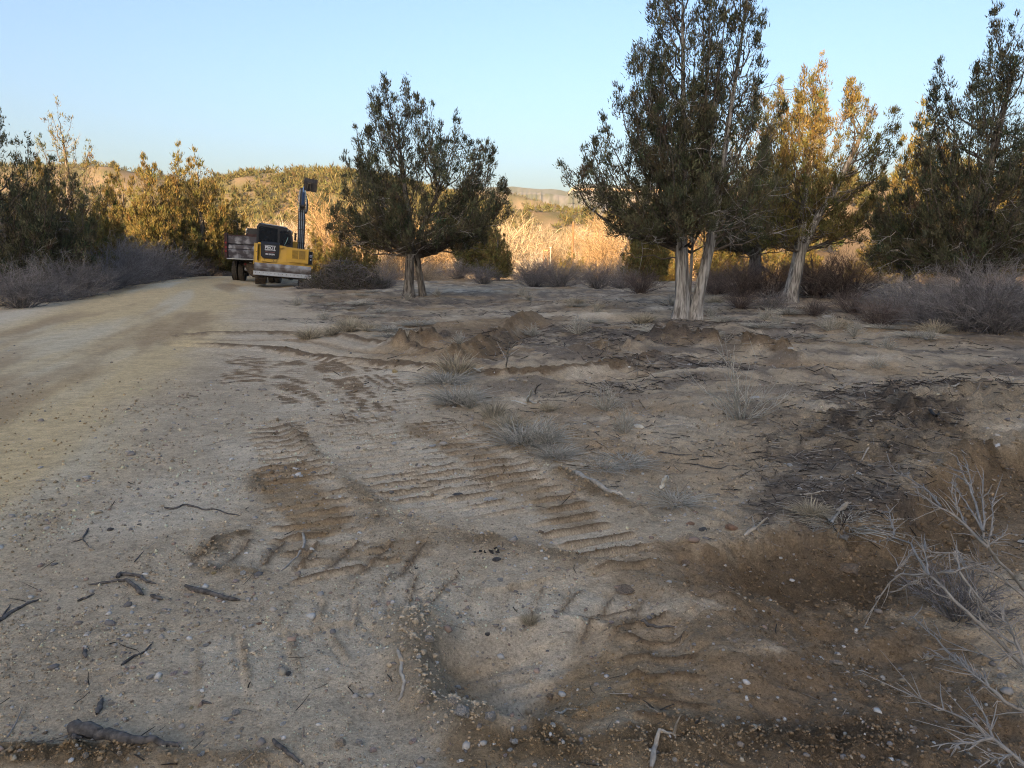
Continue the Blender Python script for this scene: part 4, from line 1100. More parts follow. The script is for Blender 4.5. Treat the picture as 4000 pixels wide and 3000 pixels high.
for i, (k, u, v, s, w, lab) in enumerate([
        ('tall', 985, 812, 0.95, 1.5, 'tall straw grass clump at the far end of the roadside strip'),
        ('grey', 960, 828, 0.8, 1.4, 'grey grass clump left of the tall straw one'),
        ('grey', 985, 868, 0.85, 1.3, 'dark grey grass clump at the edge of the track marks'),
        ('sage', 1015, 880, 0.8, 1.2, 'bushy grey clump just below the far grass strip'),
        ('tall', 1065, 905, 0.6, 1.3, 'straw grass clump in the middle of the roadside strip'),
        ('grey', 1130, 955, 0.85, 1.2, 'grey grass clump at the near end of the roadside strip, left half'),
        ('sage', 1175, 965, 0.85, 1.2, 'grey bushy clump at the near end of the roadside strip, right half'),
        ('dry', 1100, 925, 0.6, 1.2, 'short dry grass tuft between the two roadside clumps'),
        ('grey', 1200, 985, 0.45, 1.5, 'flattened grey grass beside the soil ridge'),
        ('sage', 1310, 888, 0.85, 1.0, 'upright grey sage clump right of the leaning white stick'),
        ('sage', 1348, 938, 0.75, 0.8, 'smaller grey sage clump below the upright one'),
        ('dry', 1185, 888, 0.45, 1.0, 'thin straw tuft right of the roadside strip'),
        ('sage', 992, 752, 0.7, 1.0, 'small round grey bush on the brown soil mounds'),
        ('sage', 1915, 758, 0.75, 1.0, 'small dark bush near the right track marks'),
        ('sage', 1893, 800, 0.7, 1.1, 'small grey bush below the dark one on the right'),
        ('grey', 1860, 745, 0.5, 1.0, 'thin grey tuft left of the dark bush on the right'),
        ('low', 1560, 690, 1.0, 1.2, 'low grey tuft right of the twin trunks'),
        ('sage', 1655, 690, 1.0, 1.4, 'grey sage clump in front of the curved trunk'),
        ('sage', 1780, 705, 0.8, 1.3, 'grey sage clump below the white rock'),
        ('grey', 1700, 680, 0.9, 1.3, 'grey tuft just below the curved pale trunk'),
        ('sage', 2010, 735, 0.7, 1.2, 'small bush in front of the grey brush on the right'),
        ('dry', 1240, 655, 0.9, 1.4, 'straw tuft on the far clearing floor, right of the broad tree'),
        ('sage', 1140, 648, 0.9, 1.3, 'grey clump on the far clearing floor behind the furrow'),
        ('sage', 640, 660, 0.8, 1.3, 'grey tuft on the road shoulder left of the broad tree'),
        ('sage', 700, 690, 0.8, 1.4, 'grey clump by the shoulder below the brush pile'),
        ('low', 900, 700, 1.2, 1.3, 'low grey tuft in front of the broad tree'),
        ('low', 830, 675, 1.2, 1.3, 'low grey tuft left of the broad tree trunk'),
        ('dry', 1470, 660, 0.8, 1.2, 'straw tuft behind the twin trunks'),
        ('low', 1820, 1130, 0.8, 1.0, 'pale grass tuft hanging on the edge of the cut bank'),
        ('dry', 1750, 1120, 0.4, 1.2, 'fan of fine straw grass near the forked pale stick'),
        ('low', 1460, 1085, 0.5, 1.2, 'bluish grey flattened tuft in the sandy patch'),
        ('low', 1350, 1000, 0.6, 1.3, 'flattened grey tuft beside the fallen stems'),
        ('low', 1300, 1010, 0.5, 1.4, 'small flattened tuft right of the soil ridge'),
        ('dry', 1145, 1345, 0.20, 0.9, 'tiny grey grass tuft at the rim of the scooped hole')]):
    clump(k, u * D, v * D, s, lab, i * 0.7, w, 'grass' if k != 'sage' else 'shrub', 'grass_clump' if k != 'sage' else 'sagebrush')
rng = np.random.default_rng(77)
for i in range(46):     # dry grass along the verge left of the road
    u, d = rng.uniform(-60, 640), rng.uniform(17, 36)
    p = at_depth(u, 990, d)
    if road_mask(np.array([p[0]]), np.array([d]))[1][0] > -0.3: continue
    o = obj('grass_clump', G['dry' if i % 3 else 'grey'], None, (p[0], d, g1(p[0], d)), (0, 0, i), (1.1, 1.1, rng.uniform(0.7, 1.2)))
    tag(o, 'dry straw tuft on the verge left of the road', 'grass', 'dry tufts on the left verge')
for i in range(60):     # scattered over the far clearing floor
    u, v = rng.uniform(1150, 4000), rng.uniform(1140, 1330)
    p = on(u, v)
    k = ('low', 'sage', 'dry', 'low')[i % 4]
    o = obj('grass_clump', G[k], None, tuple(p), (0, 0, i), (rng.uniform(0.5, 0.9),) * 3)
    tag(o, 'little grey tuft on the trampled floor of the clearing', 'grass', 'little tufts on the clearing floor')

# spiky dead shrub in the field
V, Fq, T = bare(61, 0.75, 0.55, 26, 70, 120, 0.006, lean=-0.25)
tag(obj('dead_shrub', mesh('dead_shrub', V, Fq, M['grass_grey'], False, T), None, tuple(on(1600 * D, 893 * D))), 'spiky grey dead shrub leaning left in the sandy field', 'shrub')
# grey twiggy mound at the right
V, Fq, T = bare(62, 0.34, 0.34, 60, 320, 700, 0.004)
tag(obj('dead_shrub', mesh('dead_shrub', V, Fq, M['twig_grey'], False, T), None, tuple(on(3740, 2420))), 'dense grey twiggy mound under the bare branches at right', 'shrub')

# ------------------------------------------------------------------ brush pile
def brush_pile():
    rng = np.random.default_rng(21)
    n = 900
    a = rng.uniform(0, 6.28, n); rho = np.sqrt(rng.uniform(0, 1, n))
    c = np.stack([np.cos(a) * rho * 1.9, np.sin(a) * rho * 1.2, rng.uniform(0.0, 1, n) * 1.35 * (1 - rho ** 1.6) + 0.05], 1)
    d = norm(rng.normal(0, 1, (n, 3)) * np.array([1, 1, 0.55]) + norm(c) * np.array([0.5, 0.5, 0.3]))
    L = rng.uniform(0.25, 1.0, (n, 1))
    m = c + rng.normal(0, 0.10, (n, 3))
    S = bez(c - d * L * 0.5, m, c + d * L * 0.5, 5)
    S[:, :, 2] = np.maximum(S[:, :, 2], 0.02)
    V1, F1 = tubes(S, rng.uniform(0.006, 0.022, (n, 1)) * np.linspace(1, 0.35, 5)[None], 4)
    t1 = np.repeat(rng.uniform(0.35, 1.1, (n, 1)), 20, 0) * np.array([1, 0.95, 0.92])
    src = rng.integers(0, n, 2200); b = S[src, rng.integers(1, 5, 2200)]
    dv = norm(d[src] + rng.normal(0, 0.8, (2200, 3))) * rng.uniform(0.12, 0.4, (2200, 1))
    V2, F2 = tubes(np.stack([b, b + dv * 0.5 + rng.normal(0, .03, b.shape), b + dv], 1), np.full((2200, 3), 0.004), 3)
    t2 = np.repeat(rng.uniform(0.4, 1.2, (2200, 1)), 9, 0) * np.array([1, 0.97, 0.95])
    LV, LF, LT = leaves(rng, c[::3] * np.array([1, 1, 0.9]), 14, np.full(len(c[::3]), 0.12), norm(d[::3]), 0.1)
    p = on(1345, 1128)
    t = thing('brush_pile', 'heap of cut branches and twigs piled beside the excavator', 'brush pile', tuple(p), (0, 0, 0.2))
    V, Fq = join([(V1, F1), (V2, F2)])
    obj('branches', mesh('branches', V, Fq, M['twig_grey'], False, np.concatenate([t1, t2])), t)
    obj('foliage', mesh('foliage', LV, LF, M['juniper'], False, LT * 0.8), t)
brush_pile()
# ------------------------------------------------------------------ sticks, stones, loose soil
def stick(pts, r, label, mat='stick_dark', lift=0.0, taper=(1, 0.4), name='stick', forks=(), cat='stick', seed=0, group=None):
    """pts: photo pixels of a stick lying on the land (optionally with a height above it)"""
    rng = np.random.default_rng(int(abs(pts[0][0] * 7 + pts[0][1])) + seed)
    def path(pp, K):
        w = []
        for q in pp:
            p = on(q[0], q[1], 4)
            if len(q) > 2 and q[2] > 0:
                p = P4(q[0], q[1], p[2] + q[2]); 
                gz = g1(p[0], p[1]); p = P4(q[0], q[1], gz + q[2])
            w.append(p)
        w = np.array(w)
        t0 = np.linspace(0, 1, len(w)); t = np.linspace(0, 1, K)
        q = np.stack([np.interp(t, t0, w[:, k]) for k in range(3)], 1)
        q[1:-1] = (q[:-2] + 2 * q[1:-1] + q[2:]) / 4
        q[1:-1] += rng.normal(0, r * 0.15, (K - 2, 3))
        return q
    K = max(6, 3 * len(pts))
    c = path(pts, K)
    free = all(len(q) < 3 for q in pts)
    r = r * 0.78
    rr = r * np.linspace(taper[0], taper[1], K) * rng.uniform(0.9, 1.1, K)
    if free:
        c[:, 2] = np.maximum(height(c[:, 0], c[:, 1]) + rr * 0.75, c[:, 2])
    rr[0] *= 0.5; rr[-1] *= 0.35
    parts = [tubes(c[None], rr[None], 8)]
    for fk in forks:
        q = path(fk, 6)
        if all(len(z) < 3 for z in fk):
            q[:, 2] = np.maximum(q[:, 2], height(q[:, 0], q[:, 1]) + r * 0.4)
        parts.append(tubes(q[None], (r * 0.6 * np.linspace(1, 0.3, 6))[None], 5))
    V, Fq = join(parts)
    o0 = V.mean(0)
    o = obj(name, mesh(name, V - o0, Fq, M[mat], True), None, tuple(o0))
    return tag(o, label, cat, group)

def zm(x0, y0, s):
    return lambda *pts: [(x0 + p[0] * s, y0 + p[1] * s, *p[2:]) for p in pts]
A_, B_, C_, D_, E_, F_ = zm(0, 1950, .6329), zm(900, 1550, .678), zm(1300, 2150, .6329), zm(2400, 1900, .7233), zm(2400, 1150, .7233), zm(1000, 1050, .7233)
stick(A_((1015, 55), (1080, 65), (1145, 30), (1250, 70), (1320, 60), (1400, 90), (1485, 105)), .010, 'long wavy grey stick lying left of the brown track marks')
stick(A_((545, 185), (510, 250), (440, 270)), .009, 'small forked twig standing alone on the pale road shoulder', forks=[A_((510, 250), (560, 310))])
stick(A_((720, 490), (745, 465), (860, 475), (900, 510), (965, 525)), .015, 'dark crooked stick, upper one of the crossed pair')
stick(A_((545, 530), (700, 510), (780, 505), (830, 545), (885, 600)), .014, 'grey bent stick, lower one of the crossed pair', taper=(0.5, 1.1))
stick(A_((480, 635), (540, 610), (585, 585)), .010, 'short dark twig below the crossed pair of sticks')
stick(A_((930, 600), (1005, 625)), .013, 'stubby dark stick right of the crossed pair', taper=(1, .8))
stick(A_((1145, 545), (1300, 590), (1480, 630)), .017, 'straight split piece of wood on the pale gravel', taper=(1, .7), mat='stick_dark')
stick(A_((-20, 770), (60, 710), (150, 660), (255, 615)), .013, 'thin curved branch entering at the left picture edge', forks=[A_((20, 730), (65, 655))])
stick(A_((750, 1030), (820, 975), (900, 945), (945, 880)), .009, 'thin dark curved twig half buried in gravel')
stick(A_((518, 940), (530, 985)), .011, 'tiny upright-lying chip of wood on the bare shoulder', taper=(1, .9))
stick(A_((600, 1335), (635, 1235)), .012, 'short grey stick lying lengthwise above the thick dark log', taper=(1, .9))
stick(A_((430, 1432), (560, 1455), (640, 1480), (860, 1510), (1000, 1525), (1110, 1535)), .032, 'thick dark weathered log at the bottom left corner', taper=(1.1, .25), name='log', cat='log', forks=[A_((455, 1440), (440, 1490), (510, 1490))])
stick(A_((1685, 1495), (1780, 1580), (1880, 1645)), .012, 'straight grey stick slanting at the bottom, right of the thick log')
stick(A_((1865, 215), (1885, 280), (1830, 360), (1735, 445)), .011, 'pale curved stick across the brown rib marks', mat='stick_pale')
stick(A_((830, 390), (890, 320)), .006, 'thin straight twig on the shoulder above the crossed sticks')
stick(A_((1250, 1250), (1310, 1265)), .008, 'tiny twig among the white pebbles')
stick(B_((1985, 440), (2080, 500), (2212, 570), (2260, 590)), .026, 'weathered pole lying along the edge of the soil ridge', mat='stick_pale', taper=(1, .7))
stick(B_((-10, 675), (60, 688)), .008, 'short twig end left of the brown ribbed patch')
stick(C_((400, 620), (430, 690), (415, 760), (440, 800), (435, 870), (405, 940)), .012, 'crooked pale root lying left of the clod heap', mat='stick_pale', taper=(1, .6))
stick(C_((1395, 1015), (1440, 980), (1520, 975)), .007, 'thin pale twig below the scooped hole', mat='stick_pale')
stick(C_((1965, 1345), (1990, 1200), (2020, 1150), (2110, 1120)), .013, 'bent mottled stick at the bottom centre right', mat='stick_pale', forks=[C_((2100, 1125), (2145, 1020, .12)), C_((2100, 1120), (2115, 1170))])
stick(C_((1890, 470), (2000, 480), (2110, 475)), .012, 'flat brown bark sliver right of the scooped hole')
stick(D_((440, 1300), (450, 1270, .06), (468, 1245, .1)), .007, 'small twig sticking up at the bottom right', forks=[D_((450, 1330), (485, 1380))])
stick(D_((1160, 190, .02), (1195, 150, .10), (1260, 85, .16)), .020, 'pale forked stick standing up at the cut bank', mat='stick_pale', taper=(.7, 1.2),
      forks=[D_((1165, 190, .04), (1150, 280), (1100, 340)), D_((1170, 200, .05), (1200, 300), (1300, 310)), D_((1165, 180), (1060, 130)), D_((1200, 250), (1330, 260, .04))])
stick(D_((700, 265), (760, 225, .04), (830, 165, .10)), .016, 'grey dead root tangle beside the cut bank', mat='stick_pale',
      forks=[D_((720, 250), (770, 180, .10)), D_((740, 245), (800, 260)), D_((760, 230), (745, 160, .08)), D_((780, 215), (835, 200, .06))], name='dead_root')
stick(E_((252, 1050), (265, 1010, .05), (285, 985, .10)), .020, 'short bleached white stump of stick in the sandy patch', mat='stick_white', taper=(1, 1))
stick(E_((280, 1105), (340, 1115), (320, 1090)), .012, 'pale broken wood chips in the sandy patch', mat='stick_pale')
stick(E_((220, 720), (340, 700), (465, 720)), .010, 'thin arched pale stem lying in the sandy field', mat='stick_pale')
stick(E_((1690, 705), (1740, 660, .12), (1755, 640, .18)), .022, 'dark stub with a pale end in the eroded bank', mat='char')
stick(E_((1410, 1000), (1490, 1030), (1565, 1040)), .012, 'dark stick at the lower edge of the dark litter patch')
stick(E_((1000, 1085), (1100, 1075), (1200, 1068)), .010, 'straight pale stem below the dark litter patch', mat='stick_pale')
stick(E_((1340, 815), (1440, 850), (1500, 880)), .009, 'thin pale stem inside the dark litter patch', mat='stick_pale')
stick(E_((1160, 860), (1260, 870), (1340, 845)), .016, 'dark short branch inside the dark litter patch')
stick(E_((1190, 530), (1260, 490), (1310, 480)), .012, 'pale twig cluster above the dark litter patch', mat='stick_pale', forks=[E_((1230, 510), (1180, 470)), E_((1250, 500), (1290, 460, .1))])
stick(E_((1810, 540), (1900, 520), (2000, 505)), .014, 'long pale branch lying on the far dark litter', mat='stick_pale')
stick(E_((670, 158), (760, 160), (850, 165)), .028, 'straight pale pole lying right of the twin trunks', mat='stick_pale')
stick(E_((110, 718), (170, 725)), .018, 'short pale wood piece left of the sandy patch', mat='stick_white')
stick(E_((420, 925), (560, 945), (655, 930)), .009, 'thin dark stem across the sandy patch')
stick(E_((235, 855), (320, 865), (420, 865)), .010, 'thin grey stem above the sandy patch')
stick(F_((1462, 728), (1475, 690, .12), (1490, 648, .25)), .024, 'leaning bleached white stick standing in the field', mat='stick_white', taper=(1, .6), forks=[F_((1465, 725), (1550, 740)), F_((1460, 735), (1380, 715))])
stick(F_((1508, 672), (1515, 640, .08), (1542, 618, .16)), .016, 'dark bent stub behind the leaning white stick')
stick(F_((1150, 545), (1200, 545), (1235, 528, .08)), .022, 'pale forked driftwood on the brown soil', mat='stick_white', forks=[F_((1200, 545), (1215, 565))])
stick(F_((1350, 520), (1360, 440, .25), (1370, 390, .5)), .018, 'splayed pale root sticking up among the brown mounds', mat='stick_pale', name='dead_root',
      forks=[F_((1355, 500, .1), (1300, 390, .45)), F_((1365, 470, .15), (1440, 420, .3)), F_((1360, 460, .2), (1320, 440, .3)), F_((1365, 440, .25), (1410, 390, .5))])
stick(F_((150, 388), (240, 380), (330, 375)), .030, 'pale split pole lying across the wheel ruts on the shoulder', mat='stick_pale')
stick(F_((1870, 390), (1950, 400), (2050, 400)), .020, 'pale branch on the dark litter left of the twin trunks', mat='stick_pale', forks=[F_((1920, 395), (1900, 425)), F_((1960, 400), (2010, 375, .1))])
stick(F_((1840, 505), (1885, 480, .1)), .020, 'small pale stub on the light mound', mat='stick_white')
stick(F_((2000, 470), (2080, 520), (2160, 560)), .014, 'grey stem slanting down the light mound', mat='stick_pale', forks=[F_((2050, 500), (2020, 545))])
stick(F_((590, 235), (620, 215), (660, 208)), .016, 'thin pale stem left of the brown mounds', mat='stick_pale')
stick(F_((2040, 860), (2110, 862)), .02, 'short white wood piece right of the sage clumps', mat='stick_white')
stick([(2830, 1195), (2950, 1172), (3060, 1172)], .03, 'long pale fallen branch left of the curved trunk', mat='stick_pale')
def leaning_pole():
    w = np.array([at_depth(2500 + q[0] * .3165, 800 + q[1] * .3165, 30.0) for q in ((1450, 730), (1560, 800), (1740, 945))])
    w = np.array([w[0], (w[0] + w[1]) / 2, w[1], (w[1] + w[2]) / 2, w[2]]); w[-1, 2] = g1(w[-1, 0], w[-1, 1])
    V, Fq = tubes(w[None], np.array([[.05, .05, .045, .04, .03]]), 6)
    tag(obj('stick', mesh('stick', V - w[-1], Fq, M['stick_dark'], True), None, tuple(w[-1])), 'dark dead pole leaning beside the darker juniper', 'stick')
leaning_pole()

# fallen grey stems by the grass strip
for i, (pts, lab) in enumerate([
        (B_((1740, 330), (1900, 350), (2060, 325), (2212, 330)), 'long grey fallen stem, upper of the three by the grass'),
        (B_((1760, 300), (1950, 375), (2212, 372)), 'long grey fallen stem, middle of the three by the grass'),
        (B_((1850, 360), (2050, 400), (2200, 395)), 'long grey fallen stem, lower of the three by the grass')]):
    stick(pts, .010, lab, mat='stick_pale', seed=i)

# bare grey branches reaching in from the right
Rz = zm(3300, 1700, .784)
def bough(main, r, subs, label, seed):
    rng = np.random.default_rng(seed)
    def pth(pp, K):
        w = np.array([P4(q[0], q[1], q[2]) for q in Rz(*pp)])
        t0 = np.linspace(0, 1, len(w)); t = np.linspace(0, 1, K)
        q = np.stack([np.interp(t, t0, w[:, k]) for k in range(3)], 1)
        q[1:-1] = (q[:-2] + 2 * q[1:-1] + q[2:]) / 4
        return q
    paths = [(pth(main, 16), r)] + [(pth(s, 9), r * f) for s, f in subs]
    parts = []
    for q, rr in paths:
        q = q.copy(); q[1:-1] += rng.normal(0, rr * 0.4, q[1:-1].shape)
        parts.append(tubes(q[None], (rr * np.linspace(1, 0.22, len(q)))[None], 6))
        n = int(len(q) * 2.0)
        idx = rng.integers(1, len(q), n)
        b = q[idx]; tg = norm(q[idx] - q[idx - 1])
        d = norm(tg * 1.1 + rng.normal(0, 0.45, (n, 3)))
        L = (0.05 * rng.lognormal(0, 0.7, (n, 1))).clip(0.015, 0.26)
        e = b + d * L
        parts.append(tubes(np.stack([b, (b + e) / 2 + rng.normal(0, .006, b.shape), e], 1), np.broadcast_to(np.array([.0026, .002, .0008]), (n, 3)), 4))
    V, Fq = join(parts)
    o0 = np.array([*paths[0][0][0]])
    o = obj('bare_branch', mesh('bare_branch', V - o0, Fq, M['branch_grey'], True), None, tuple(o0))
    tag(o, label, 'branch')
bough([(960, 850, .05), (893, 760, .18), (760, 620, .32), (715, 560, .40), (690, 480, .46), (680, 350, .52), (690, 180, .55)], .0085,
      [([(690, 480, .46), (640, 290, .52), (600, 220, .55), (560, 110, .58)], .7), ([(640, 290, .52), (610, 150, .55)], .5),
       ([(715, 560, .4), (600, 440, .46), (520, 390, .5), (440, 330, .52), (370, 290, .53)], .8), ([(480, 355, .51), (400, 260, .5), (250, 180, .46)], .6),
       ([(690, 480, .46), (600, 330, .5), (540, 235, .5)], .55), ([(715, 560, .4), (740, 400, .5), (735, 320, .52)], .5), ([(600, 440, .46), (520, 270, .5)], .45),
       ([(720, 545, .4), (800, 490, .42)], .4)],
      'pale bare branch fanning upward at the right edge', 1)
bough([(960, 1230, .0), (880, 1130, .06), (700, 960, .18), (560, 840, .28), (460, 730, .34), (410, 690, .36), (250, 680, .30), (180, 800, .18), (110, 930, .06)], .009,
      [([(410, 690, .36), (360, 600, .36), (330, 540, .34), (250, 505, .30), (175, 530, .24)], .7), ([(250, 500, .30), (235, 440, .32), (220, 370, .34)], .6),
       ([(420, 700, .36), (400, 560, .40)], .6), ([(460, 690, .33), (570, 680, .38), (575, 600, .40)], .6), ([(400, 700, .34), (300, 750, .26)], .5),
       ([(570, 680, .38), (680, 830, .28), (760, 960, .16)], .6), ([(250, 680, .30), (330, 600, .34)], .4)],
      'long straight bare branch slanting across the right foreground', 2)
bough([(990, 1380, .0), (870, 1080, .16), (790, 870, .26)], .010, [([(870, 1080, .16), (760, 1130, .1), (480, 1010, .05)], .6), ([(850, 1040, .16), (620, 900, .2)], .5)],
      'pale bare stem rising steeply at the right picture edge', 3)
bough([(960, 1420, .0), (760, 1300, .08), (640, 1170, .10), (480, 1040, .10), (340, 910, .08)], .008, [([(640, 1170, .1), (420, 1085, .06)], .6), ([(700, 1240, .1), (600, 1150, .12), (520, 1090, .1)], .5)],
      'thin dark bare stem below the long straight branch', 4)
bough([(950, 1690, .0), (740, 1510, .05), (600, 1410, .06), (340, 1300, .04)], .008, [([(740, 1510, .05), (640, 1530, .04), (490, 1540, .03)], .7), ([(740, 1510, .05), (690, 1380, .08), (640, 1310, .08)], .6), ([(840, 1590, .03), (720, 1620, .03)], .6)],
      'thin bare branch lying at the bottom right corner', 5)
bough([(1000, 900, .1), (760, 690, .24), (560, 590, .3), (350, 580, .3)], .007, [([(760, 690, .24), (640, 660, .26)], .7), ([(560, 590, .3), (600, 660, .28)], .5)],
      'thin grey branch between the two big bare ones', 6)

# icosahedral lumps
PHI = (1 + 5 ** .5) / 2
ICO_V = norm(np.array([(-1, PHI, 0), (1, PHI, 0), (-1, -PHI, 0), (1, -PHI, 0), (0, -1, PHI), (0, 1, PHI), (0, -1, -PHI), (0, 1, -PHI), (PHI, 0, -1), (PHI, 0, 1), (-PHI, 0, -1), (-PHI, 0, 1)], float))
ICO_F = np.array([(0, 11, 5), (0, 5, 1), (0, 1, 7), (0, 7, 10), (0, 10, 11), (1, 5, 9), (5, 11, 4), (11, 10, 2), (10, 7, 6), (7, 1, 8), (3, 9, 4), (3, 4, 2), (3, 2, 6), (3, 6, 8), (3, 8, 9), (4, 9, 5), (2, 4, 11), (6, 2, 10), (8, 6, 7), (9, 8, 1)])
def lumps(rng, C, S, flat=(0.45, 0.9), jit=0.22):
    N = len(C)
    J = 1 + rng.normal(0, jit, (N, 12, 1)).clip(-.5, .5)
    ax = np.stack([rng.uniform(0.7, 1.3, N), rng.uniform(0.7, 1.3, N), rng.uniform(*flat, N)], 1)
    a = rng.uniform(0, 6.28, N)
    # random tumble
    q = norm(rng.normal(0, 1, (N, 3))); h = norm(np.cross(q, rng.normal(0, 1, (N, 3)))); w = np.cross(q, h)
    Rm = np.stack([q, h, w], 1)
    V = np.einsum('nij,kj->nki', Rm, ICO_V) * J
    V = V * ax[:, None] * S[:, None, None]
    ca, sa = np.cos(a)[:, None], np.sin(a)[:, None]
    V = np.stack([V[..., 0] * ca - V[..., 1] * sa, V[..., 0] * sa + V[..., 1] * ca, V[..., 2]], -1) + C[:, None]
    Fc = (np.arange(N) * 12)[:, None, None] + ICO_F[None]
    return V.reshape(-1, 3), Fc.reshape(-1, 3)

def scatter(rng, n, umin=-150, umax=4150, vmin=1350, vmax=3080):
    """points spread over the near land, about even in the picture"""
    u, v = rng.uniform(umin, umax, n), rng.uniform(vmin, vmax, n)
    c, s = math.cos(TH), math.sin(TH)
    d = np.stack([u - 2000, F4 * c + (1500 - v) * s, (1500 - v) * c - F4 * s], 1)
    t = -CAMH / d[:, 2]
    return d[:, 0] * t, d[:, 1] * t

rng = np.random.default_rng(31)
xs, ys = scatter(rng, 26000)
zb = base_h(xs, ys); dz, fr, mu, lo, onr, fi = detail(xs, ys)[:6]
dist = np.hypot(xs, ys)
# gravel
grav = sstep(0.05, 0.6, fbm(xs * 1.3, ys * 1.3, 3, 81)) * 0.6 + 0.14
grav = np.where(onr > 0.6, 0.07, grav) * (1 - 0.5 * np.clip(mu, 0, 1))
k = rng.uniform(0, 1, len(xs)) < grav * 0.42
sz = (0.0035 + 0.0045 * rng.lognormal(0, 0.55, len(xs))).clip(0.003, 0.028) * np.clip(dist / 3.2, 0.8, 2.4) ** 0.7
pal = np.array([[.46, .41, .36], [.58, .55, .51], [.30, .25, .21], [.38, .27, .21], [.22, .20, .19], [.42, .35, .26], [.62, .58, .55]])
def stone_cols(n):
    return pal[rng.choice(len(pal), n, p=[.28, .12, .2, .1, .1, .15, .05])] * rng.uniform(0.55, 0.88, (n, 1))
C = np.stack([xs, ys, zb + dz + sz * 0.2], 1)[k]
V, Fc = lumps(rng, C, sz[k])
o = obj('gravel', mesh('gravel', V, Fc, M['stone'], False, np.repeat(stone_cols(k.sum()), 12, 0)))
tag(o, 'pale and rusty pebbles strewn over the shoulder and track marks', 'gravel', kind='stuff')
# grit and crumbs of one to two pixels
OCT_V = np.array([(1, 0, 0), (-1, 0, 0), (0, 1, 0), (0, -1, 0), (0, 0, 1), (0, 0, -1)], float)
OCT_F = np.array([(0, 2, 4), (2, 1, 4), (1, 3, 4), (3, 0, 4), (2, 0, 5), (1, 2, 5), (3, 1, 5), (0, 3, 5)])
xs, ys = scatter(rng, 38000, vmin=1480)
dz, fr, mu, lo, onr, fi = detail(xs, ys)[:6]
k = rng.uniform(0, 1, len(xs)) < (0.25 + 0.75 * sstep(-0.3, 0.4, fbm(xs * 2.2, ys * 2.2, 3, 88))) * (1 - 0.75 * onr)
xs, ys, dz = xs[k], ys[k], dz[k]
N = len(xs); sz = (0.0018 + 0.0020 * rng.lognormal(0, 0.5, N)).clip(0, 0.009) * np.clip(np.hypot(xs, ys) / 3, 0.8, 2.6)
q = norm(rng.normal(0, 1, (N, 3))); h_ = norm(np.cross(q, rng.normal(0, 1, (N, 3)))); w_ = np.cross(q, h_)
V = np.einsum('nij,kj->nki', np.stack([q, h_, w_], 1), OCT_V) * (sz[:, None] * rng.uniform(0.6, 1.3, (N, 6)))[..., None]
V = V + np.stack([xs, ys, base_h(xs, ys) + dz + sz * 0.3], 1)[:, None]
cg = soil_at(xs, ys) * np.where(rng.uniform(0, 1, (N, 1)) < 0.25, rng.uniform(1.2, 1.7, (N, 1)), rng.uniform(0.45, 1.0, (N, 1)))
cg = np.clip(cg, 0, 0.6)
o = obj('grit', mesh('grit', V.reshape(-1, 3), ((np.arange(N) * 6)[:, None, None] + OCT_F[None]).reshape(-1, 3), M['clod'], False, np.repeat(cg, 6, 0)))
tag(o, 'fine grit and soil crumbs covering the near ground', 'grit', kind='stuff')
print('grit', N)
# clods of turned soil
xs, ys = scatter(rng, 110000)
dz, fr, mu, lo, onr, fi = detail(xs, ys)[:6]
k = rng.uniform(0, 1, len(xs)) < (np.clip(lo, 0, 1.2) ** 1.5 * 0.22 + 0.05 * fr + 0.02 + 0.10 * (xs > 0.9) * (ys < 3.7)) * (1 - onr) * (1 - 0.6 * mu)
xs, ys, dz, fr, lo = xs[k], ys[k], dz[k], fr[k], lo[k]
dist = np.hypot(xs, ys)
sz = (0.0026 + 0.0030 * rng.lognormal(0, 0.8, len(xs)) * (0.6 + 0.7 * np.clip(lo, 0, 1))).clip(0.003, 0.016) * np.clip(dist / 3.2, 0.75, 2.2) ** 0.7
sz = np.minimum(sz, 0.006 + 0.004 * np.maximum(dist - 2.0, 0) + 0.012 * (np.hypot(xs + 0.3, ys - 2.65) < 0.42))
C = np.stack([xs, ys, base_h(xs, ys) + dz + sz * 0.15], 1)
V, Fc = lumps(rng, C, sz, (0.55, 1.0), 0.30)
cc = soil_at(xs, ys) * 0.86
o = obj('soil_clods', mesh('soil_clods', V, Fc, M['clod'], False, np.repeat(cc * rng.uniform(0.7, 1.2, (len(cc), 1)), 12, 0)))
tag(o, 'loose crumbs and clods of brown soil along the track edges', 'soil clods', kind='stuff')
print('clods', len(xs))
# twig litter
xs, ys = scatter(rng, 42000, vmin=1180)
x2, y2 = scatter(rng, 12000, umin=1100, vmin=1150, vmax=1560)
xs, ys = np.concatenate([xs, x2]), np.concatenate([ys, y2])
dz, fr, mu, lo, onr, fi = detail(xs, ys)[:6]
k = rng.uniform(0, 1, len(xs)) < (0.95 * mu + 0.12 * fi * sstep(-0.1, 0.4, fbm(xs * 0.8, ys * 0.8, 3, 85)) * 2 + 0.008) * (1 - onr)
xs, ys, dz, mu = xs[k], ys[k], dz[k], mu[k]
n = len(xs); dist = np.hypot(xs, ys)
a = rng.uniform(0, 6.28, n); L = (0.012 + 0.028 * rng.lognormal(0, 0.6, n)).clip(0.01, 0.12) * np.clip(dist / 5, 0.7, 2.4)
c = np.stack([xs, ys, base_h(xs, ys) + dz + 0.008], 1)
d = np.stack([np.cos(a) * L, np.sin(a) * L, rng.normal(0.04, 0.22, n) * L], 1)
Q = np.stack([c - d, c + rng.normal(0, 0.1, (n, 3)) * L[:, None] * np.array([1, 1, .3]), c + d], 1)
V, Fq = tubes(Q, rng.uniform(0.0012, 0.004, (n, 1)) * np.clip(dist / 5, 0.8, 2.2)[:, None] * np.array([1, .9, .5])[None], 3)
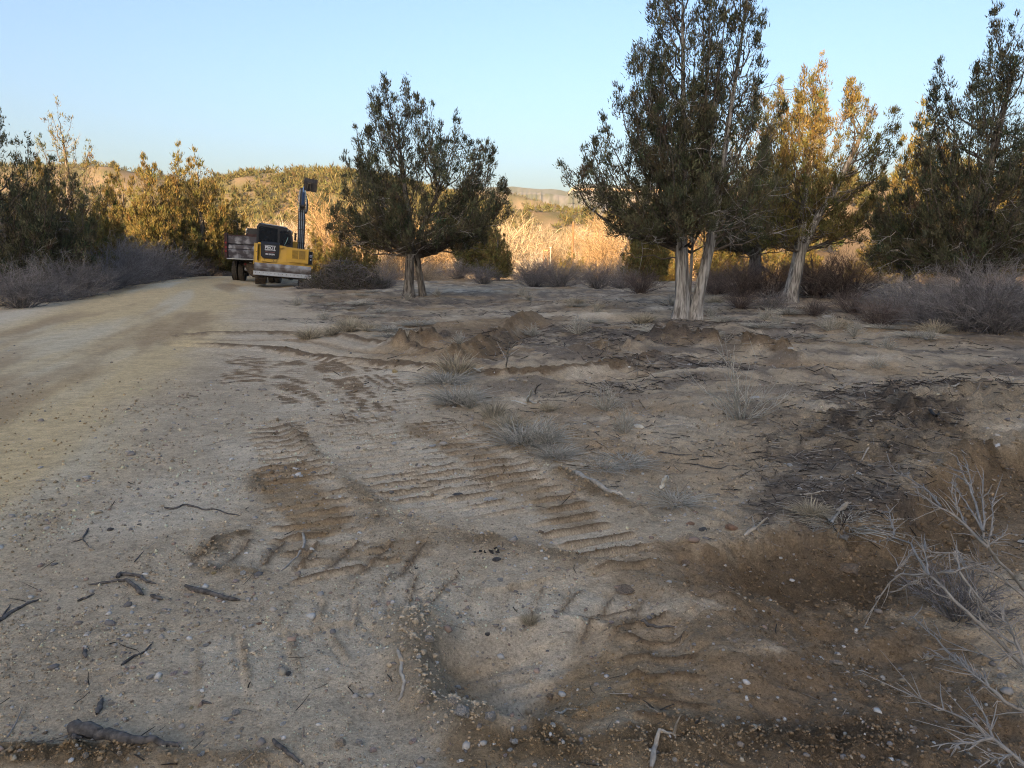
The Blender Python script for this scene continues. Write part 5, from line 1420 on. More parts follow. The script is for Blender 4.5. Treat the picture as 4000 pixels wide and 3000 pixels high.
tc = np.where(rng.uniform(0, 1, (n, 1)) < 0.42, np.array([[.05, .042, .036]]), np.where(rng.uniform(0, 1, (n, 1)) < 0.5, np.array([[.30, .265, .23]]), np.array([[.16, .13, .105]])))
o = obj('twig_litter', mesh('twig_litter', V, Fq, M['litter'], False, np.repeat(tc * rng.uniform(.7, 1.2, (n, 1)), 9, 0)))
tag(o, 'dark chopped twigs and bark litter over the cleared field', 'twig litter', kind='stuff')
print('litter', n)

# single stones
def rock_mesh(seed, sub=2):
    rng = np.random.default_rng(seed)
    bm = bmesh.new(); bmesh.ops.create_icosphere(bm, subdivisions=sub, radius=1)
    ph = rng.uniform(0, 6, (5, 3)); fr = rng.uniform(1.2, 3.2, (5, 3))
    planes = [(norm(rng.normal(0, 1, 3)), rng.uniform(0.5, 0.85)) for _ in range(9)]
    for v in bm.verts:
        c = np.array(v.co)
        dsp = sum(np.sin(fr[i] @ c + ph[i, 0]) * 0.09 for i in range(5))
        c = c * (1 + dsp)
        for n_, k_ in planes:
            c = c - n_ * max(0.0, float(c @ n_) - k_)
        v.co = Vector(c)
    me = bpy.data.meshes.new('stone'); bm.to_mesh(me); bm.free()
    return me
RK = [rock_mesh(s) for s in range(6)]
RC = {}
for nm, c in (('white', (.52, .49, .45)), ('tan', (.40, .32, .24)), ('grey', (.36, .33, .30)), ('rust', (.33, .19, .12)), ('brown', (.26, .185, .125)), ('pink', (.46, .36, .33)), ('yellow', (.45, .34, .17)), ('dark', (.10, .09, .085))):
    mt = simple('stone_' + nm, c, 0.8, var=0.35, scale=2.2, bump=0.06, bscale=5)
    for i in range(6):
        me = RK[i].copy(); me.materials.append(mt); RC[nm, i] = me
def rock(u, v, r, col, label, flat=0.7, wide=1.2, group=None, name='stone'):
    p = on(u, v)
    i = int(abs(u * 3 + v)) % 6
    o = obj(name, RC[col, i], None, (p[0], p[1], p[2] + r * flat * 0.35), (0, 0, u), (r * wide, r, r * flat))
    return tag(o, label, 'stone', group)
def px(r4, v):
    """radius in metres of a stone r4 photo pixels across, seen at row v"""
    p = P4(2000, v); return r4 * math.hypot(p[1], CAMH) / F4 / 2
for (pt, r4, col, fl, lab) in [
        (C_((800, 1010))[0], 58, 'grey', .8, 'largest pale grey stone in the clod heap below the scooped hole'),
        (C_((740, 940))[0], 46, 'tan', .6, 'smooth tan stone above the largest one in the clod heap'),
        (C_((975, 1035))[0], 46, 'grey', .7, 'pale grey stone right of the largest one in the clod heap'),
        (C_((597, 560))[0], 36, 'grey', .9, 'upright grey flake at the top of the clod heap'),
        (C_((485, 530))[0], 30, 'tan', .7, 'tan stone at the upper left of the clod heap'),
        (C_((530, 660))[0], 20, 'white', .7, 'small white stone on the left side of the clod heap'),
        (C_((775, 850))[0], 24, 'white', .7, 'white chip in the middle of the clod heap'),
        (C_((1125, 1190))[0], 26, 'white', .9, 'white upright chip at the bottom below the scooped hole'),
        (C_((1360, 1080))[0], 22, 'white', .7, 'white pebble below the right side of the scooped hole'),
        (C_((1180, 1100))[0], 22, 'grey', .8, 'round grey stone below the scooped hole'),
        (C_((1340, 905))[0], 28, 'brown', .8, 'brown pebble on the near rim of the scooped hole'),
        (C_((1035, 190))[0], 18, 'grey', .8, 'round grey pebble beyond the scooped hole'),
        (C_((705, 245))[0], 28, 'grey', .35, 'flat grey disc-like pebble beyond the scooped hole'),
        (C_((1715, 450))[0], 20, 'pink', .8, 'pinkish round pebble right of the scooped hole'),
        (C_((1960, 880))[0], 28, 'brown', .7, 'brown stone right of the scooped hole near a thin twig'),
        (C_((955, 565))[0], 22, 'dark', .6, 'dark chip lying inside the scooped hole'),
        (C_((50, 1195))[0], 38, 'tan', .8, 'tan stone at the bottom, left end of the gravel row'),
        (C_((160, 1195))[0], 30, 'grey', .8, 'grey stone at the bottom, middle of the gravel row'),
        (C_((250, 1240))[0], 26, 'pink', .9, 'round pinkish pebble at the bottom of the gravel row'),
        (C_((495, 1180))[0], 26, 'pink', .6, 'pink flat pebble at the bottom of the gravel row'),
        (C_((1010, 60))[0], 34, 'dark', .45, 'dark flat flake on the pale soil beyond the scooped hole'),
        (C_((1800, 245))[0], 70, 'brown', .30, 'flat brown slab of crusted soil on the track arc'),
        (B_((1790, 785))[0], 26, 'brown', .8, 'round brown stone below the right track marks'),
        (B_((1490, 595))[0], 34, 'white', .6, 'white crumbled lump between the two track marks, upper one'),
        (B_((1530, 620))[0], 22, 'white', .6, 'white crumbled lump between the two track marks, lower one'),
        (B_((1310, 565))[0], 40, 'dark', .25, 'dark curled bark flake between the two track marks'),
        (B_((1160, 285))[0], 22, 'white', .35, 'flat white chip among the upper track marks'),
        (B_((1465, 300))[0], 16, 'tan', .7, 'tan pebble on the right soil ridge'),
        (B_((905, 690))[0], 22, 'tan', .7, 'tan pebble in the middle of the soil ridge'),
        (B_((1035, 690))[0], 20, 'grey', .7, 'grey pebble in the middle of the soil ridge'),
        (B_((70, 1020))[0], 28, 'white', .6, 'white clustered stone at the left end of the soil heap'),
        (B_((30, 1065))[0], 26, 'pink', .7, 'pink and rust pebble below the left soil heap'),
        (B_((1555, 1055))[0], 20, 'grey', .8, 'grey pebble on the pale track arc'),
        (D_((1260, 518))[0], 84, 'brown', .75, 'large brown boulder below the cut bank'),
        (D_((1225, 440))[0], 40, 'grey', .7, 'grey stone just above the large brown boulder'),
        (D_((940, 480))[0], 30, 'brown', .7, 'brown stone left of the large boulder'),
        (D_((380, 415))[0], 40, 'brown', .7, 'brown rounded stone in the low end of the cut bank'),
        (D_((630, 225))[0], 46, 'rust', .6, 'rusty rounded stone on the sandy patch'),
        (D_((410, 205))[0], 32, 'rust', .6, 'small rusty stone left of the larger rusty one'),
        (D_((270, 212))[0], 24, 'tan', .7, 'tan pebble left of the rusty stones'),
        (D_((160, 102))[0], 22, 'tan', .7, 'tan pebble at the upper left of the sandy patch'),
        (D_((1345, 1080))[0], 28, 'tan', .8, 'pale tan stone on the brown soil at lower right'),
        (D_((880, 725))[0], 20, 'tan', .7, 'small tan pebble on the dark soil below the boulder'),
        (D_((760, 660))[0], 22, 'white', .5, 'pale flat pebble pair on the dark soil below the bank'),
        (D_((400, 860))[0], 22, 'tan', .7, 'tan pebble on dark soil left of the boulder'),
        (D_((195, 1110))[0], 32, 'brown', .7, 'brown stone at lower right of the clod heap'),
        (D_((1195, 950))[0], 46, 'tan', .55, 'flat tan stone embedded in the brown soil at right'),
        (D_((1550, 690))[0], 24, 'tan', .8, 'tan pebble beside the bare branch at right'),
        (D_((2195, 300))[0], 30, 'white', .6, 'white stone at the right picture edge'),
        (D_((2090, 1035))[0], 36, 'grey', .7, 'grey stone under the bare branches at right'),
        (D_((480, 240))[0], 40, 'dark', .5, 'dark flattened lump on the sandy patch'),
        (E_((757, 558))[0], 40, 'white', .55, 'white angular rock beside the spiky dead shrub'),
        (E_((850, 545))[0], 46, 'tan', .55, 'cream rounded rock right of the white angular one'),
        (E_((120, 570))[0], 28, 'tan', .8, 'round tan rock in the middle of the sandy field'),
        (E_((565, 812))[0], 32, 'tan', .7, 'yellowish tan stone at the edge of the dark litter'),
        (E_((945, 928))[0], 26, 'white', .6, 'pale stone inside the dark litter patch'),
        (E_((1150, 118))[0], 34, 'white', .6, 'white rock in front of the low dark shrubs at right'),
        (E_((1705, 238))[0], 40, 'white', .3, 'flat white rock in front of the grey brush at right'),
        (E_((885, 33))[0], 36, 'white', .35, 'flat pale rock at the foot of the curved trunk'),
        (E_((965, 157))[0], 16, 'white', .6, 'small white stone below the curved trunk'),
        (E_((952, 295))[0], 18, 'white', .6, 'small white stone beyond the brown soil ridge'),
        (E_((1075, 270))[0], 16, 'white', .4, 'small flat white stone right of the brown soil ridge'),
        (E_((403, 553))[0], 18, 'tan', .6, 'small pale stone left of the spiky dead shrub'),
        (E_((820, 930))[0], 16, 'grey', .6, 'small grey stone at the edge of the dark litter'),
        (E_((1320, 970))[0], 24, 'white', .5, 'white chip at the lower end of the dark litter'),
        (F_((750, 558))[0], 24, 'yellow', .9, 'yellow upright rock at the shoulder beside the ruts'),
        (F_((885, 332))[0], 16, 'white', .8, 'small white rock on the brown mounds'),
        (F_((705, 552))[0], 12, 'tan', .7, 'small tan rock left of the yellow one'),
        (F_((1240, 970))[0], 16, 'tan', .7, 'tan pebble on the right track berm'),
        (F_((965, 955))[0], 20, 'white', .4, 'flat white chip near the right track berm'),
        (A_((1455, 1325))[0], 28, 'grey', .8, 'light grey angular stone above the bottom gravel'),
        (A_((1395, 1360))[0], 22, 'white', .6, 'white stone left of the light grey angular one'),
        (A_((1465, 1472))[0], 22, 'white', .9, 'white upright stone near the bottom of the shoulder'),
        (A_((1745, 1388))[0], 22, 'white', .6, 'white stone beside the gravel at the bottom centre'),
        (A_((1775, 1085))[0], 26, 'dark', .7, 'dark grey stone on the gravelly shoulder'),
        (A_((1185, 935))[0], 20, 'grey', .8, 'grey upright stone on the gravelly shoulder'),
        (A_((1070, 1080))[0], 26, 'pink', .7, 'pink stone on the gravelly shoulder, left of its pair'),
        (A_((1145, 1075))[0], 18, 'pink', .7, 'pink stone on the gravelly shoulder, right of its pair'),
        (A_((925, 1100))[0], 22, 'grey', .6, 'bluish grey stone on the gravelly shoulder'),
        (A_((875, 1018))[0], 18, 'pink', .7, 'small pink stone beside the thin curved twig'),
        (A_((1550, 785))[0], 20, 'white', .6, 'white stone on the upper gravelly shoulder'),
        (A_((1600, 770))[0], 18, 'rust', .7, 'rust coloured stone on the upper gravelly shoulder'),
        (A_((1515, 1025))[0], 22, 'tan', .4, 'flat tan stone on the gravelly shoulder'),
        (A_((690, 1265))[0], 22, 'tan', .6, 'tan stone beside the short lengthwise stick'),
        (A_((1180, 1290))[0], 18, 'yellow', .6, 'yellow pebble on the lower shoulder'),
        (A_((405, 1470))[0], 14, 'white', .7, 'white pebble at the left end of the thick log'),
        (A_((735, 1560))[0], 22, 'tan', .8, 'tan stone in the soil below the thick log'),
        (A_((525, 1585))[0], 26, 'tan', .8, 'round tan stone in the soil at the bottom left'),
        (A_((2105, 1515))[0], 34, 'tan', .7, 'tan stone in the bottom gravel left of centre'),
        (A_((1320, 455))[0], 20, 'yellow', .7, 'yellowish pebble in the small soil heap'),
        (A_((680, 190))[0], 26, 'dark', .5, 'dark lump on the pale shoulder'),
        (A_((860, 155))[0], 14, 'dark', .5, 'tiny dark lump right of the larger dark one'),
        ((325, 1112), 60, 'white', .4, 'white slab of rock at the left road edge'),
        ((55, 1125), 26, 'white', .6, 'pale rock on the left verge, farther one'),
        ((60, 1145), 30, 'tan', .6, 'pale rock on the left verge, nearer one'),
        ((455, 1095), 36, 'tan', .5, 'tan rock at the left road edge beyond the white slab')]:
    rock(pt[0], pt[1], px(r4, pt[1]), col, lab, fl)

# a mid-size layer of loose stones that can still be picked out
rng = np.random.default_rng(55)
cnt = 0
for i in range(900):
    u, v = rng.uniform(100, 3900), rng.uniform(1750, 2980)
    p = P4(u, v)
    gv = noise(np.array([p[0] * 1.6]), np.array([p[1] * 1.6]), 83)[0]
    if gv < 0.45 or (p[0] < -1.9) or cnt >= 80: continue
    rock(u, v, px(rng.uniform(9, 20), v), ('grey', 'tan', 'white', 'pink', 'brown')[rng.choice(5, p=[.3, .3, .2, .1, .1])],
         'small loose pebble on the churned foreground soil', rng.uniform(.5, .85), rng.uniform(1, 1.4), 'loose foreground pebbles', 'pebble')
    cnt += 1

# charred crumbs
for (pt, r4, lab) in [(C_((960, 10))[0], 40, 'black charred fragment on the pale soil beyond the scooped hole'), (C_((510, 112))[0], 18, 'small black lump on the pale rib marks')]:
    p = on(*pt); rr = px(r4, pt[1]); rg = np.random.default_rng(int(r4))
    Cc = rg.normal(0, 1, (16, 3)) * np.array([rr * 1.1, rr * 0.8, 0.0]) + np.array([0, 0, rr * 0.1])
    V, Fc = lumps(rg, Cc, rr * rg.uniform(0.12, 0.42, 16), (0.25, 0.6), 0.35)
    tag(obj('charcoal', mesh('charcoal', V, Fc, M['char']), None, tuple(p)), lab, 'charcoal')
# ------------------------------------------------------------------ machines
M['cat_yellow'] = simple('yellow_paint', (0.52, 0.30, 0.035), 0.45, var=0.35, scale=2.2, c2=(0.42, 0.25, 0.05), spec=0.4)
M['black_paint'] = simple('black_paint', (0.012, 0.013, 0.017), 0.4, var=0.3, spec=0.4)
M['glass_dark'] = simple('tinted_glass', (0.012, 0.014, 0.018), 0.12, var=0.2, spec=0.5)
M['steel_worn'] = simple('worn_steel', (0.27, 0.275, 0.29), 0.55, 0.3, scale=3.6, c2=(0.10, 0.08, 0.075), thr=(0.40, 0.72))
M['steel_edge'] = simple('bright_edge_steel', (0.42, 0.44, 0.47), 0.5, 0.2, var=0.25, scale=8)
M['chrome'] = simple('chrome', (0.75, 0.75, 0.77), 0.15, 1.0, var=0.1)
M['rubber'] = simple('rubber', (0.022, 0.02, 0.019), 0.85, var=0.3, scale=12, c2=(0.07, 0.055, 0.042))
M['shoe'] = simple('track_steel', (0.035, 0.028, 0.024), 0.7, 0.2, scale=10, c2=(0.10, 0.07, 0.045))
M['hose'] = simple('hydraulic_hose', (0.02, 0.02, 0.022), 0.5, var=0.2)
M['hose_pale'] = simple('worn_pipe', (0.36, 0.39, 0.40), 0.45, 0.2, var=0.4, scale=14)
M['boom'] = simple('boom_dirty_paint', (0.10, 0.075, 0.05), 0.6, var=0.5, scale=4, c2=(0.035, 0.03, 0.028))
M['bucket'] = simple('bucket_steel', (0.03, 0.027, 0.026), 0.7, 0.2, scale=6, c2=(0.06, 0.048, 0.038))
M['navy'] = simple('navy_barrel', (0.02, 0.03, 0.06), 0.35, var=0.2)
M['white_print'] = simple('white_print', (0.75, 0.76, 0.78), 0.6, var=0.05)
M['red_print'] = simple('red_print', (0.42, 0.12, 0.12), 0.6, var=0.1)
M['red_lens'] = simple('red_lens', (0.22, 0.02, 0.02), 0.3, var=0.3)
M['bed_paint'] = simple('dump_bed_worn', (0.27, 0.27, 0.29), 0.6, 0.15, scale=3.4, c2=(0.055, 0.048, 0.055), thr=(0.46, 0.66))
M['maroon'] = simple('maroon_frame', (0.05, 0.02, 0.02), 0.6, var=0.5, scale=7)
M['lip'] = simple('pale_lip', (0.50, 0.50, 0.48), 0.55, var=0.3, scale=6)
M['green_rod'] = simple('wiper_green', (0.22, 0.36, 0.36), 0.5, var=0.1)
M['tread'] = simple('tyre_tread_dusty', (0.085, 0.070, 0.055), 0.9, var=0.45, scale=14)

def bm_obj(name, build, mat, parent, bevel=0.0, smooth=False, loc=(0, 0, 0), rot=(0, 0, 0)):
    bm = bmesh.new(); build(bm)
    if bevel:
        bmesh.ops.bevel(bm, geom=[e for e in bm.edges if e.calc_face_angle(0) > 0.5], offset=bevel, segments=2, affect='EDGES', profile=0.6)
    bmesh.ops.recalc_face_normals(bm, faces=bm.faces)
    me = bpy.data.meshes.new(name); bm.to_mesh(me); bm.free()
    if smooth:
        me.polygons.foreach_set('use_smooth', np.ones(len(me.polygons), bool))
    me.materials.append(M[mat])
    return obj(name, me, parent, loc, rot)

def box(bm, x0, x1, y0, y1, z0, z1):
    vs = [bm.verts.new(c) for c in ((x0, y0, z0), (x1, y0, z0), (x1, y1, z0), (x0, y1, z0), (x0, y0, z1), (x1, y0, z1), (x1, y1, z1), (x0, y1, z1))]
    for f in ((3, 2, 1, 0), (4, 5, 6, 7), (0, 1, 5, 4), (1, 2, 6, 5), (2, 3, 7, 6), (3, 0, 4, 7)):
        bm.faces.new([vs[i] for i in f])

def prism(bm, prof, a0, a1, axis='x'):
    """closed 2D profile extruded along an axis; profile is (y,z) for x, (x,z) for y, (x,y) for z"""
    def P3(p, a):
        return {'x': (a, p[0], p[1]), 'y': (p[0], a, p[1]), 'z': (p[0], p[1], a)}[axis]
    A = [bm.verts.new(P3(p, a0)) for p in prof]; B = [bm.verts.new(P3(p, a1)) for p in prof]
    n = len(prof)
    bm.faces.new(A); bm.faces.new(B[::-1])
    for i in range(n):
        bm.faces.new((A[i], B[i], B[(i + 1) % n], A[(i + 1) % n]))

def cyl(bm, p0, p1, r, n=16, r1=None):
    p0, p1 = Vector(p0), Vector(p1); d = p1 - p0
    q = d.to_track_quat('Z', 'Y')
    ringA, ringB = [], []
    for i in range(n):
        a = 2 * math.pi * i / n; v = Vector((math.cos(a), math.sin(a), 0))
        ringA.append(bm.verts.new(p0 + q @ (v * r))); ringB.append(bm.verts.new(p1 + q @ (v * (r if r1 is None else r1))))
    bm.faces.new(ringA[::-1]); bm.faces.new(ringB)
    for i in range(n):
        j = (i + 1) % n
        bm.faces.new((ringA[i], ringA[j], ringB[j], ringB[i]))

def pipe(name, pts, r, mat, parent, n=8):
    w = np.array(pts, float)
    t0 = np.linspace(0, 1, len(w)); t = np.linspace(0, 1, 4 * len(w))
    q = np.stack([np.interp(t, t0, w[:, k]) for k in range(3)], 1)
    for _ in range(2):
        q[1:-1] = (q[:-2] + 2 * q[1:-1] + q[2:]) / 4
    V, Fq = tubes(q[None], np.full((1, len(q)), r), n)
    return obj(name, mesh(name, V, Fq, M[mat], True), parent)

def text(body, size, parent, loc, rot, mat, w=1.0, name='lettering', bold=0.0):
    cu = bpy.data.curves.new(name, 'FONT')
    cu.body = body; cu.size = size; cu.align_x = 'CENTER'; cu.align_y = 'CENTER'; cu.extrude = 0.002; cu.offset = bold
    cu.materials.append(M[mat])
    tmp = bpy.data.objects.new('tmp', cu); COL.objects.link(tmp)
    me = bpy.data.meshes.new_from_object(tmp.evaluated_get(bpy.context.evaluated_depsgraph_get()))
    bpy.data.objects.remove(tmp)
    me.name = name
    return obj(name, me, parent, loc, rot, (w, 1, 1))

def excavator():
    yaw, roll = math.radians(17), math.radians(5.2)
    cx, cy = -11.02, 35.3
    ex = thing('excavator', 'yellow tracked excavator seen from behind, arm raised, parked on the road edge', 'excavator', (cx, cy, g1(cx, cy) + 0.08), (0, roll, yaw))
    # crawler tracks with separate shoes
    shoe_bm = bmesh.new(); box(shoe_bm, -.225, .225, -.078, .078, -.012, .012); box(shoe_bm, -.225, .225, -.014, .014, -.034, -.012)
    me_shoe = bpy.data.meshes.new('track_shoe'); shoe_bm.to_mesh(me_shoe); shoe_bm.free(); me_shoe.materials.append(M['shoe'])
    for sx in (-1, 1):
        def fr(bm):
            prism(bm, [(-1.15, .16), (1.15, .16), (1.28, .34), (1.15, .52), (-1.15, .52), (-1.28, .34)], -.14, .14)
            for yy in (-1.13, 1.13): cyl(bm, (-.16, yy, .34), (.16, yy, .34), .27, 20)
            for yy in (-.75, -.38, 0, .38, .75): cyl(bm, (-.15, yy, .14), (.15, yy, .14), .10, 12)
        tr = bm_obj('track', fr, 'shoe', ex, loc=(sx * .96, 0, 0))
        half, rad_ = 1.13, .33
        per = 4 * half + 2 * math.pi * rad_; n = 40
        for i in range(n):
            s = per * i / n
            if s < 2 * half: y_, z_, a = -half + s, .34 - rad_, 0
            elif s < 2 * half + math.pi * rad_:
                b = (s - 2 * half) / rad_; y_, z_, a = half + rad_ * math.sin(b), .34 - rad_ * math.cos(b), b
            elif s < 4 * half + math.pi * rad_: y_, z_, a = half - (s - 2 * half - math.pi * rad_), .34 + rad_, math.pi
            else:
                b = (s - 4 * half - math.pi * rad_) / rad_ + math.pi; y_, z_, a = -half + rad_ * math.sin(b), .34 - rad_ * math.cos(b), b
            obj('track_shoe', me_shoe, tr, (0, y_, z_), (a, 0, 0))
    bm_obj('undercarriage', lambda bm: (box(bm, -.74, .74, -.6, .6, .3, .62), cyl(bm, (0, 0, .6), (0, 0, .92), .55, 24), box(bm, -.55, -.35, -1.75, -.5, .38, .56), box(bm, .35, .55, -1.75, -.5, .38, .56)), 'shoe', ex)
    # dozer blade
    bl = bm_obj('blade', lambda bm: prism(bm, [(-1.80, .58), (-1.86, .70), (-1.87, .82), (-1.82, .97), (-1.77, .97), (-1.79, .82), (-1.78, .70), (-1.72, .58)][::-1], -1.24, 1.24), 'steel_worn', ex, 0.008)
    ce = bm_obj('cutting_edge', lambda bm: box(bm, -1.26, 1.26, -1.84, -1.78, .42, .60), 'steel_edge', bl, 0.006)
    for i in range(15):
        x_ = -1.17 + i * 2.34 / 14
        bm_obj('bolt', lambda bm: cyl(bm, (x_, -1.85, .525), (x_, -1.838, .525), .017, 8), 'shoe', bl)
    # house
    prof = [(-1.30, -.95), (-1.22, -1.25), (-.95, -1.46), (-.3, -1.55), (.3, -1.55), (.95, -1.46), (1.22, -1.25), (1.30, -.95), (1.30, 1.15), (-1.30, 1.15)]
    def house(bm):
        prism(bm, prof, 1.02, 1.78, 'z')
        top = [v for v in bm.verts if v.co.z > 1.7]
        for v in top:
            v.co.z += 0.06 if v.co.x < 0 else -0.02 - 0.05 * max(v.co.x - .6, 0)
            if v.co.x > .5: v.co.x -= .10
            if v.co.y < -1: v.co.y += .06
    bm_obj('counterweight', house, 'cat_yellow', ex, 0.05)
    bm_obj('bumper', lambda bm: prism(bm, [(p[0] * 1.012, p[1] * 1.012) for p in prof], .88, 1.015, 'z'), 'cat_yellow', ex, 0.02)
    bm_obj('step', lambda bm: box(bm, .75, 1.33, -1.42, -1.02, .885, .985), 'cat_yellow', ex, 0.012)
    hood = bm_obj('hood', lambda bm: (prism(bm, [(-.98, 1.83), (-.98, 1.30), (-.90, 1.20), (-.28, 1.18), (-.20, 1.26), (-.18, 1.83)][::-1], -1.585, -1.50, 'y'), prism(bm, [(-1.57, 1.83), (-1.50, 1.93), (-.6, 1.93), (-.6, 1.80), (-1.5, 1.80)], -.98, -.18)), 'black_paint', ex, 0.008)
    R90 = (math.pi / 2, 0, 0)
    text('PIVOT', .19, hood, (-.58, -1.590, 1.665), R90, 'white_print', 0.88, bold=0.002)
    text('CONSTRUCTION', .062, hood, (-.58, -1.590, 1.555), R90, 'white_print', 0.92)
    text('GENERAL ENGINEERING', .040, hood, (-.58, -1.590, 1.475), R90, 'red_print', .95)
    text('702-623-2070', .085, hood, (-.58, -1.590, 1.375), R90, 'white_print', .82, bold=0.003)
    for zz, hw in ((1.765, .24), (1.585, .24)):
        bm_obj('logo_bar', lambda bm: box(bm, -.58 - hw, -.58 + hw, -1.592, -1.586, zz - .006, zz + .006), 'white_print', hood)
    bm_obj('latch', lambda bm: box(bm, -.17, -.02, -1.60, -1.52, 1.70, 1.80), 'cat_yellow', ex, 0.012)
    bm_obj('latch', lambda bm: box(bm, -1.12, -.99, -1.52, -1.40, 1.80, 1.87), 'cat_yellow', ex, 0.012)
    door = bm_obj('engine_door', lambda bm: (box(bm, .13, 1.10, -1.578, -1.50, 1.10, 1.74)), 'cat_yellow', ex, 0.02)
    gr = bm_obj('grille', lambda bm: box(bm, .38, .96, -1.584, -1.576, 1.27, 1.66), 'black_paint', ex)
    for c_ in range(2):
        for i in range(11):
            z_ = 1.285 + i * .036
            bm_obj('slat', lambda bm: box(bm, .38 + c_ * .30, .66 + c_ * .30, -1.602, -1.582, z_ - .008, z_ + .010), 'cat_yellow', gr)
    bm_obj('grille_post', lambda bm: box(bm, .655, .685, -1.606, -1.580, 1.26, 1.68), 'cat_yellow', gr)
    bm_obj('tow_plate', lambda bm: box(bm, -.92, -.30, -1.590, -1.52, 1.03, 1.15), 'cat_yellow', ex, 0.01)
    for x_, z_ in ((-.80, 1.11), (-.42, 1.10), (-1.16, 1.45)):
        bm_obj('bolt', lambda bm: cyl(bm, (x_, -1.612 if z_ < 1.2 else -1.36, z_), (x_, -1.57 if z_ < 1.2 else -1.2, z_), .022, 8), 'boom', ex)
    bm_obj('seam', lambda bm: box(bm, -1.125, -1.105, -1.50, -1.30, 1.06, 1.80), 'black_paint', ex)
    # dark corner panel with maker's lettering
    pn = bm_obj('corner_panel', lambda bm: prism(bm, [(1.12, -1.365), (1.28, -1.18), (1.315, -.95), (1.30, -.95), (1.25, -1.18), (1.10, -1.35)], 1.06, 1.66, 'z'), 'black_paint', ex)
    text('CAT', .15, pn, (1.222, -1.285, 1.44), (math.pi / 2, 0, math.radians(49)), 'white_print', 0.62, bold=0.006)
    bm_obj('decal', lambda bm: prism(bm, [(1.19, -1.305), (1.25, -1.232), (1.247, -1.228), (1.187, -1.301)], 1.25, 1.31, 'z'), 'white_print', pn)
    # cab
    cab = bm_obj('cab', lambda bm: prism(bm, [(-1.22, 1.78), (-1.22, 2.60), (-1.12, 2.74), (.10, 2.66), (.32, 2.52), (.40, 2.0), (.40, 1.78)][::-1], -.55, .95, 'y'), 'black_paint', ex, 0.03)
    bm_obj('pane', lambda bm: prism(bm, [(-1.13, 1.90), (-1.13, 2.56), (-1.06, 2.63), (-.30, 2.57), (-.28, 1.88)][::-1], -.562, -.548, 'y'), 'glass_dark', cab)
    bm_obj('pane', lambda bm: prism(bm, [(-.20, 1.88), (-.20, 2.50), (.06, 2.53), (.22, 2.44), (.30, 2.0), (.30, 1.86)][::-1], -.562, -.548, 'y'), 'glass_dark', cab)
    pipe('roof_rail', [(-1.21, -.52, 2.35), (-1.20, -.52, 2.62), (-1.10, -.52, 2.745), (-.4, -.5, 2.72), (.10, -.5, 2.675)], .016, 'chrome', cab)
    bm_obj('roof', lambda bm: prism(bm, [(-1.16, 2.72), (-1.08, 2.785), (.08, 2.705), (.12, 2.655)], -.5, .9, 'y'), 'black_paint', cab, 0.012)
    bm_obj('work_light', lambda bm: cyl(bm, (.16, -.60, 2.55), (.16, -.50, 2.55), .045, 12), 'chrome', cab)
    pipe('wiper', [(.02, -.58, 1.84), (.10, -.58, 2.0), (.17, -.58, 2.22)], .012, 'green_rod', cab)
    bm_obj('mirror', lambda bm: box(bm, .47, .57, .9, .95, 2.15, 2.50), 'black_paint', ex, 0.02)
    pipe('mirror_arm', [(.52, .92, 2.16), (.50, .9, 2.02), (.42, .85, 1.90)], .014, 'black_paint', ex)
    bm_obj('valve_cover', lambda bm: (box(bm, .38, .62, .3, .6, 1.76, 1.98), box(bm, .36, .64, .32, .58, 1.98, 2.08)), 'cat_yellow', ex, 0.02)
    # boom, stick, bucket
    bx = .80
    def boom(bm):
        prism(bm, [(1.05, 1.20), (1.45, 1.15), (1.75, 2.2), (2.35, 3.05), (2.95, 3.55), (2.80, 3.78), (2.05, 3.25), (1.40, 2.5), (1.12, 1.8)], bx - .17, bx + .17)
    bo = bm_obj('boom', boom, 'boom', ex, 0.015)
    for i, dx in enumerate((-.10, -.055, -.01, .035, .08, .12)):
        pipe('hose', [(bx + dx, 1.0, 1.5), (bx + dx, 1.06, 1.85), (bx + dx, 1.34, 2.55), (bx + dx, 2.0, 3.30), (bx + dx, 2.72, 3.80)], .013, 'hose' if i % 2 else 'hose_pale', bo)
    for z_, y_ in ((2.05, 1.15), (2.7, 1.47), (3.2, 1.92)):
        bm_obj('hose_clamp', lambda bm: box(bm, bx - .2, bx + .2, y_ - .03, y_ + .04, z_ - .015, z_ + .015), 'shoe', bo)
    bm_obj('boom_foot', lambda bm: box(bm, bx - .26, bx + .26, .9, 1.4, .95, 1.5), 'boom', ex, 0.02)
    st = bm_obj('stick', lambda bm: prism(bm, [(2.55, 3.45), (2.85, 3.30), (4.15, 4.75), (4.05, 4.95), (3.25, 4.35), (2.60, 3.85)], bx - .10, bx + .16), 'boom', ex, 0.012)
    bm_obj('cylinder', lambda bm: cyl(bm, (bx + .03, 2.55, 3.95), (bx + .05, 3.25, 4.62), .07, 14), 'navy', st)
    bm_obj('cylinder_rod', lambda bm: cyl(bm, (bx + .05, 3.25, 4.62), (bx + .06, 3.6, 4.95), .035, 12), 'chrome', st)
    bm_obj('cylinder_eye', lambda bm: (cyl(bm, (bx - .10, 2.55, 3.92), (bx + .14, 2.55, 3.92), .075, 14), box(bm, bx - .13, bx - .09, 2.4, 2.8, 3.6, 4.05), box(bm, bx + .13, bx + .17, 2.4, 2.8, 3.6, 4.05)), 'boom', st)
    for dx, q in ((-.16, -.05), (-.13, 0), (.13, .02), (.17, .06), (.20, .02)):
        pipe('hose', [(bx + dx, 2.5, 3.65), (bx + dx + q, 2.6, 3.95), (bx + dx + q * .5, 3.0, 4.30), (bx + dx * .75, 3.5, 4.80)], .014, 'hose_pale', st)
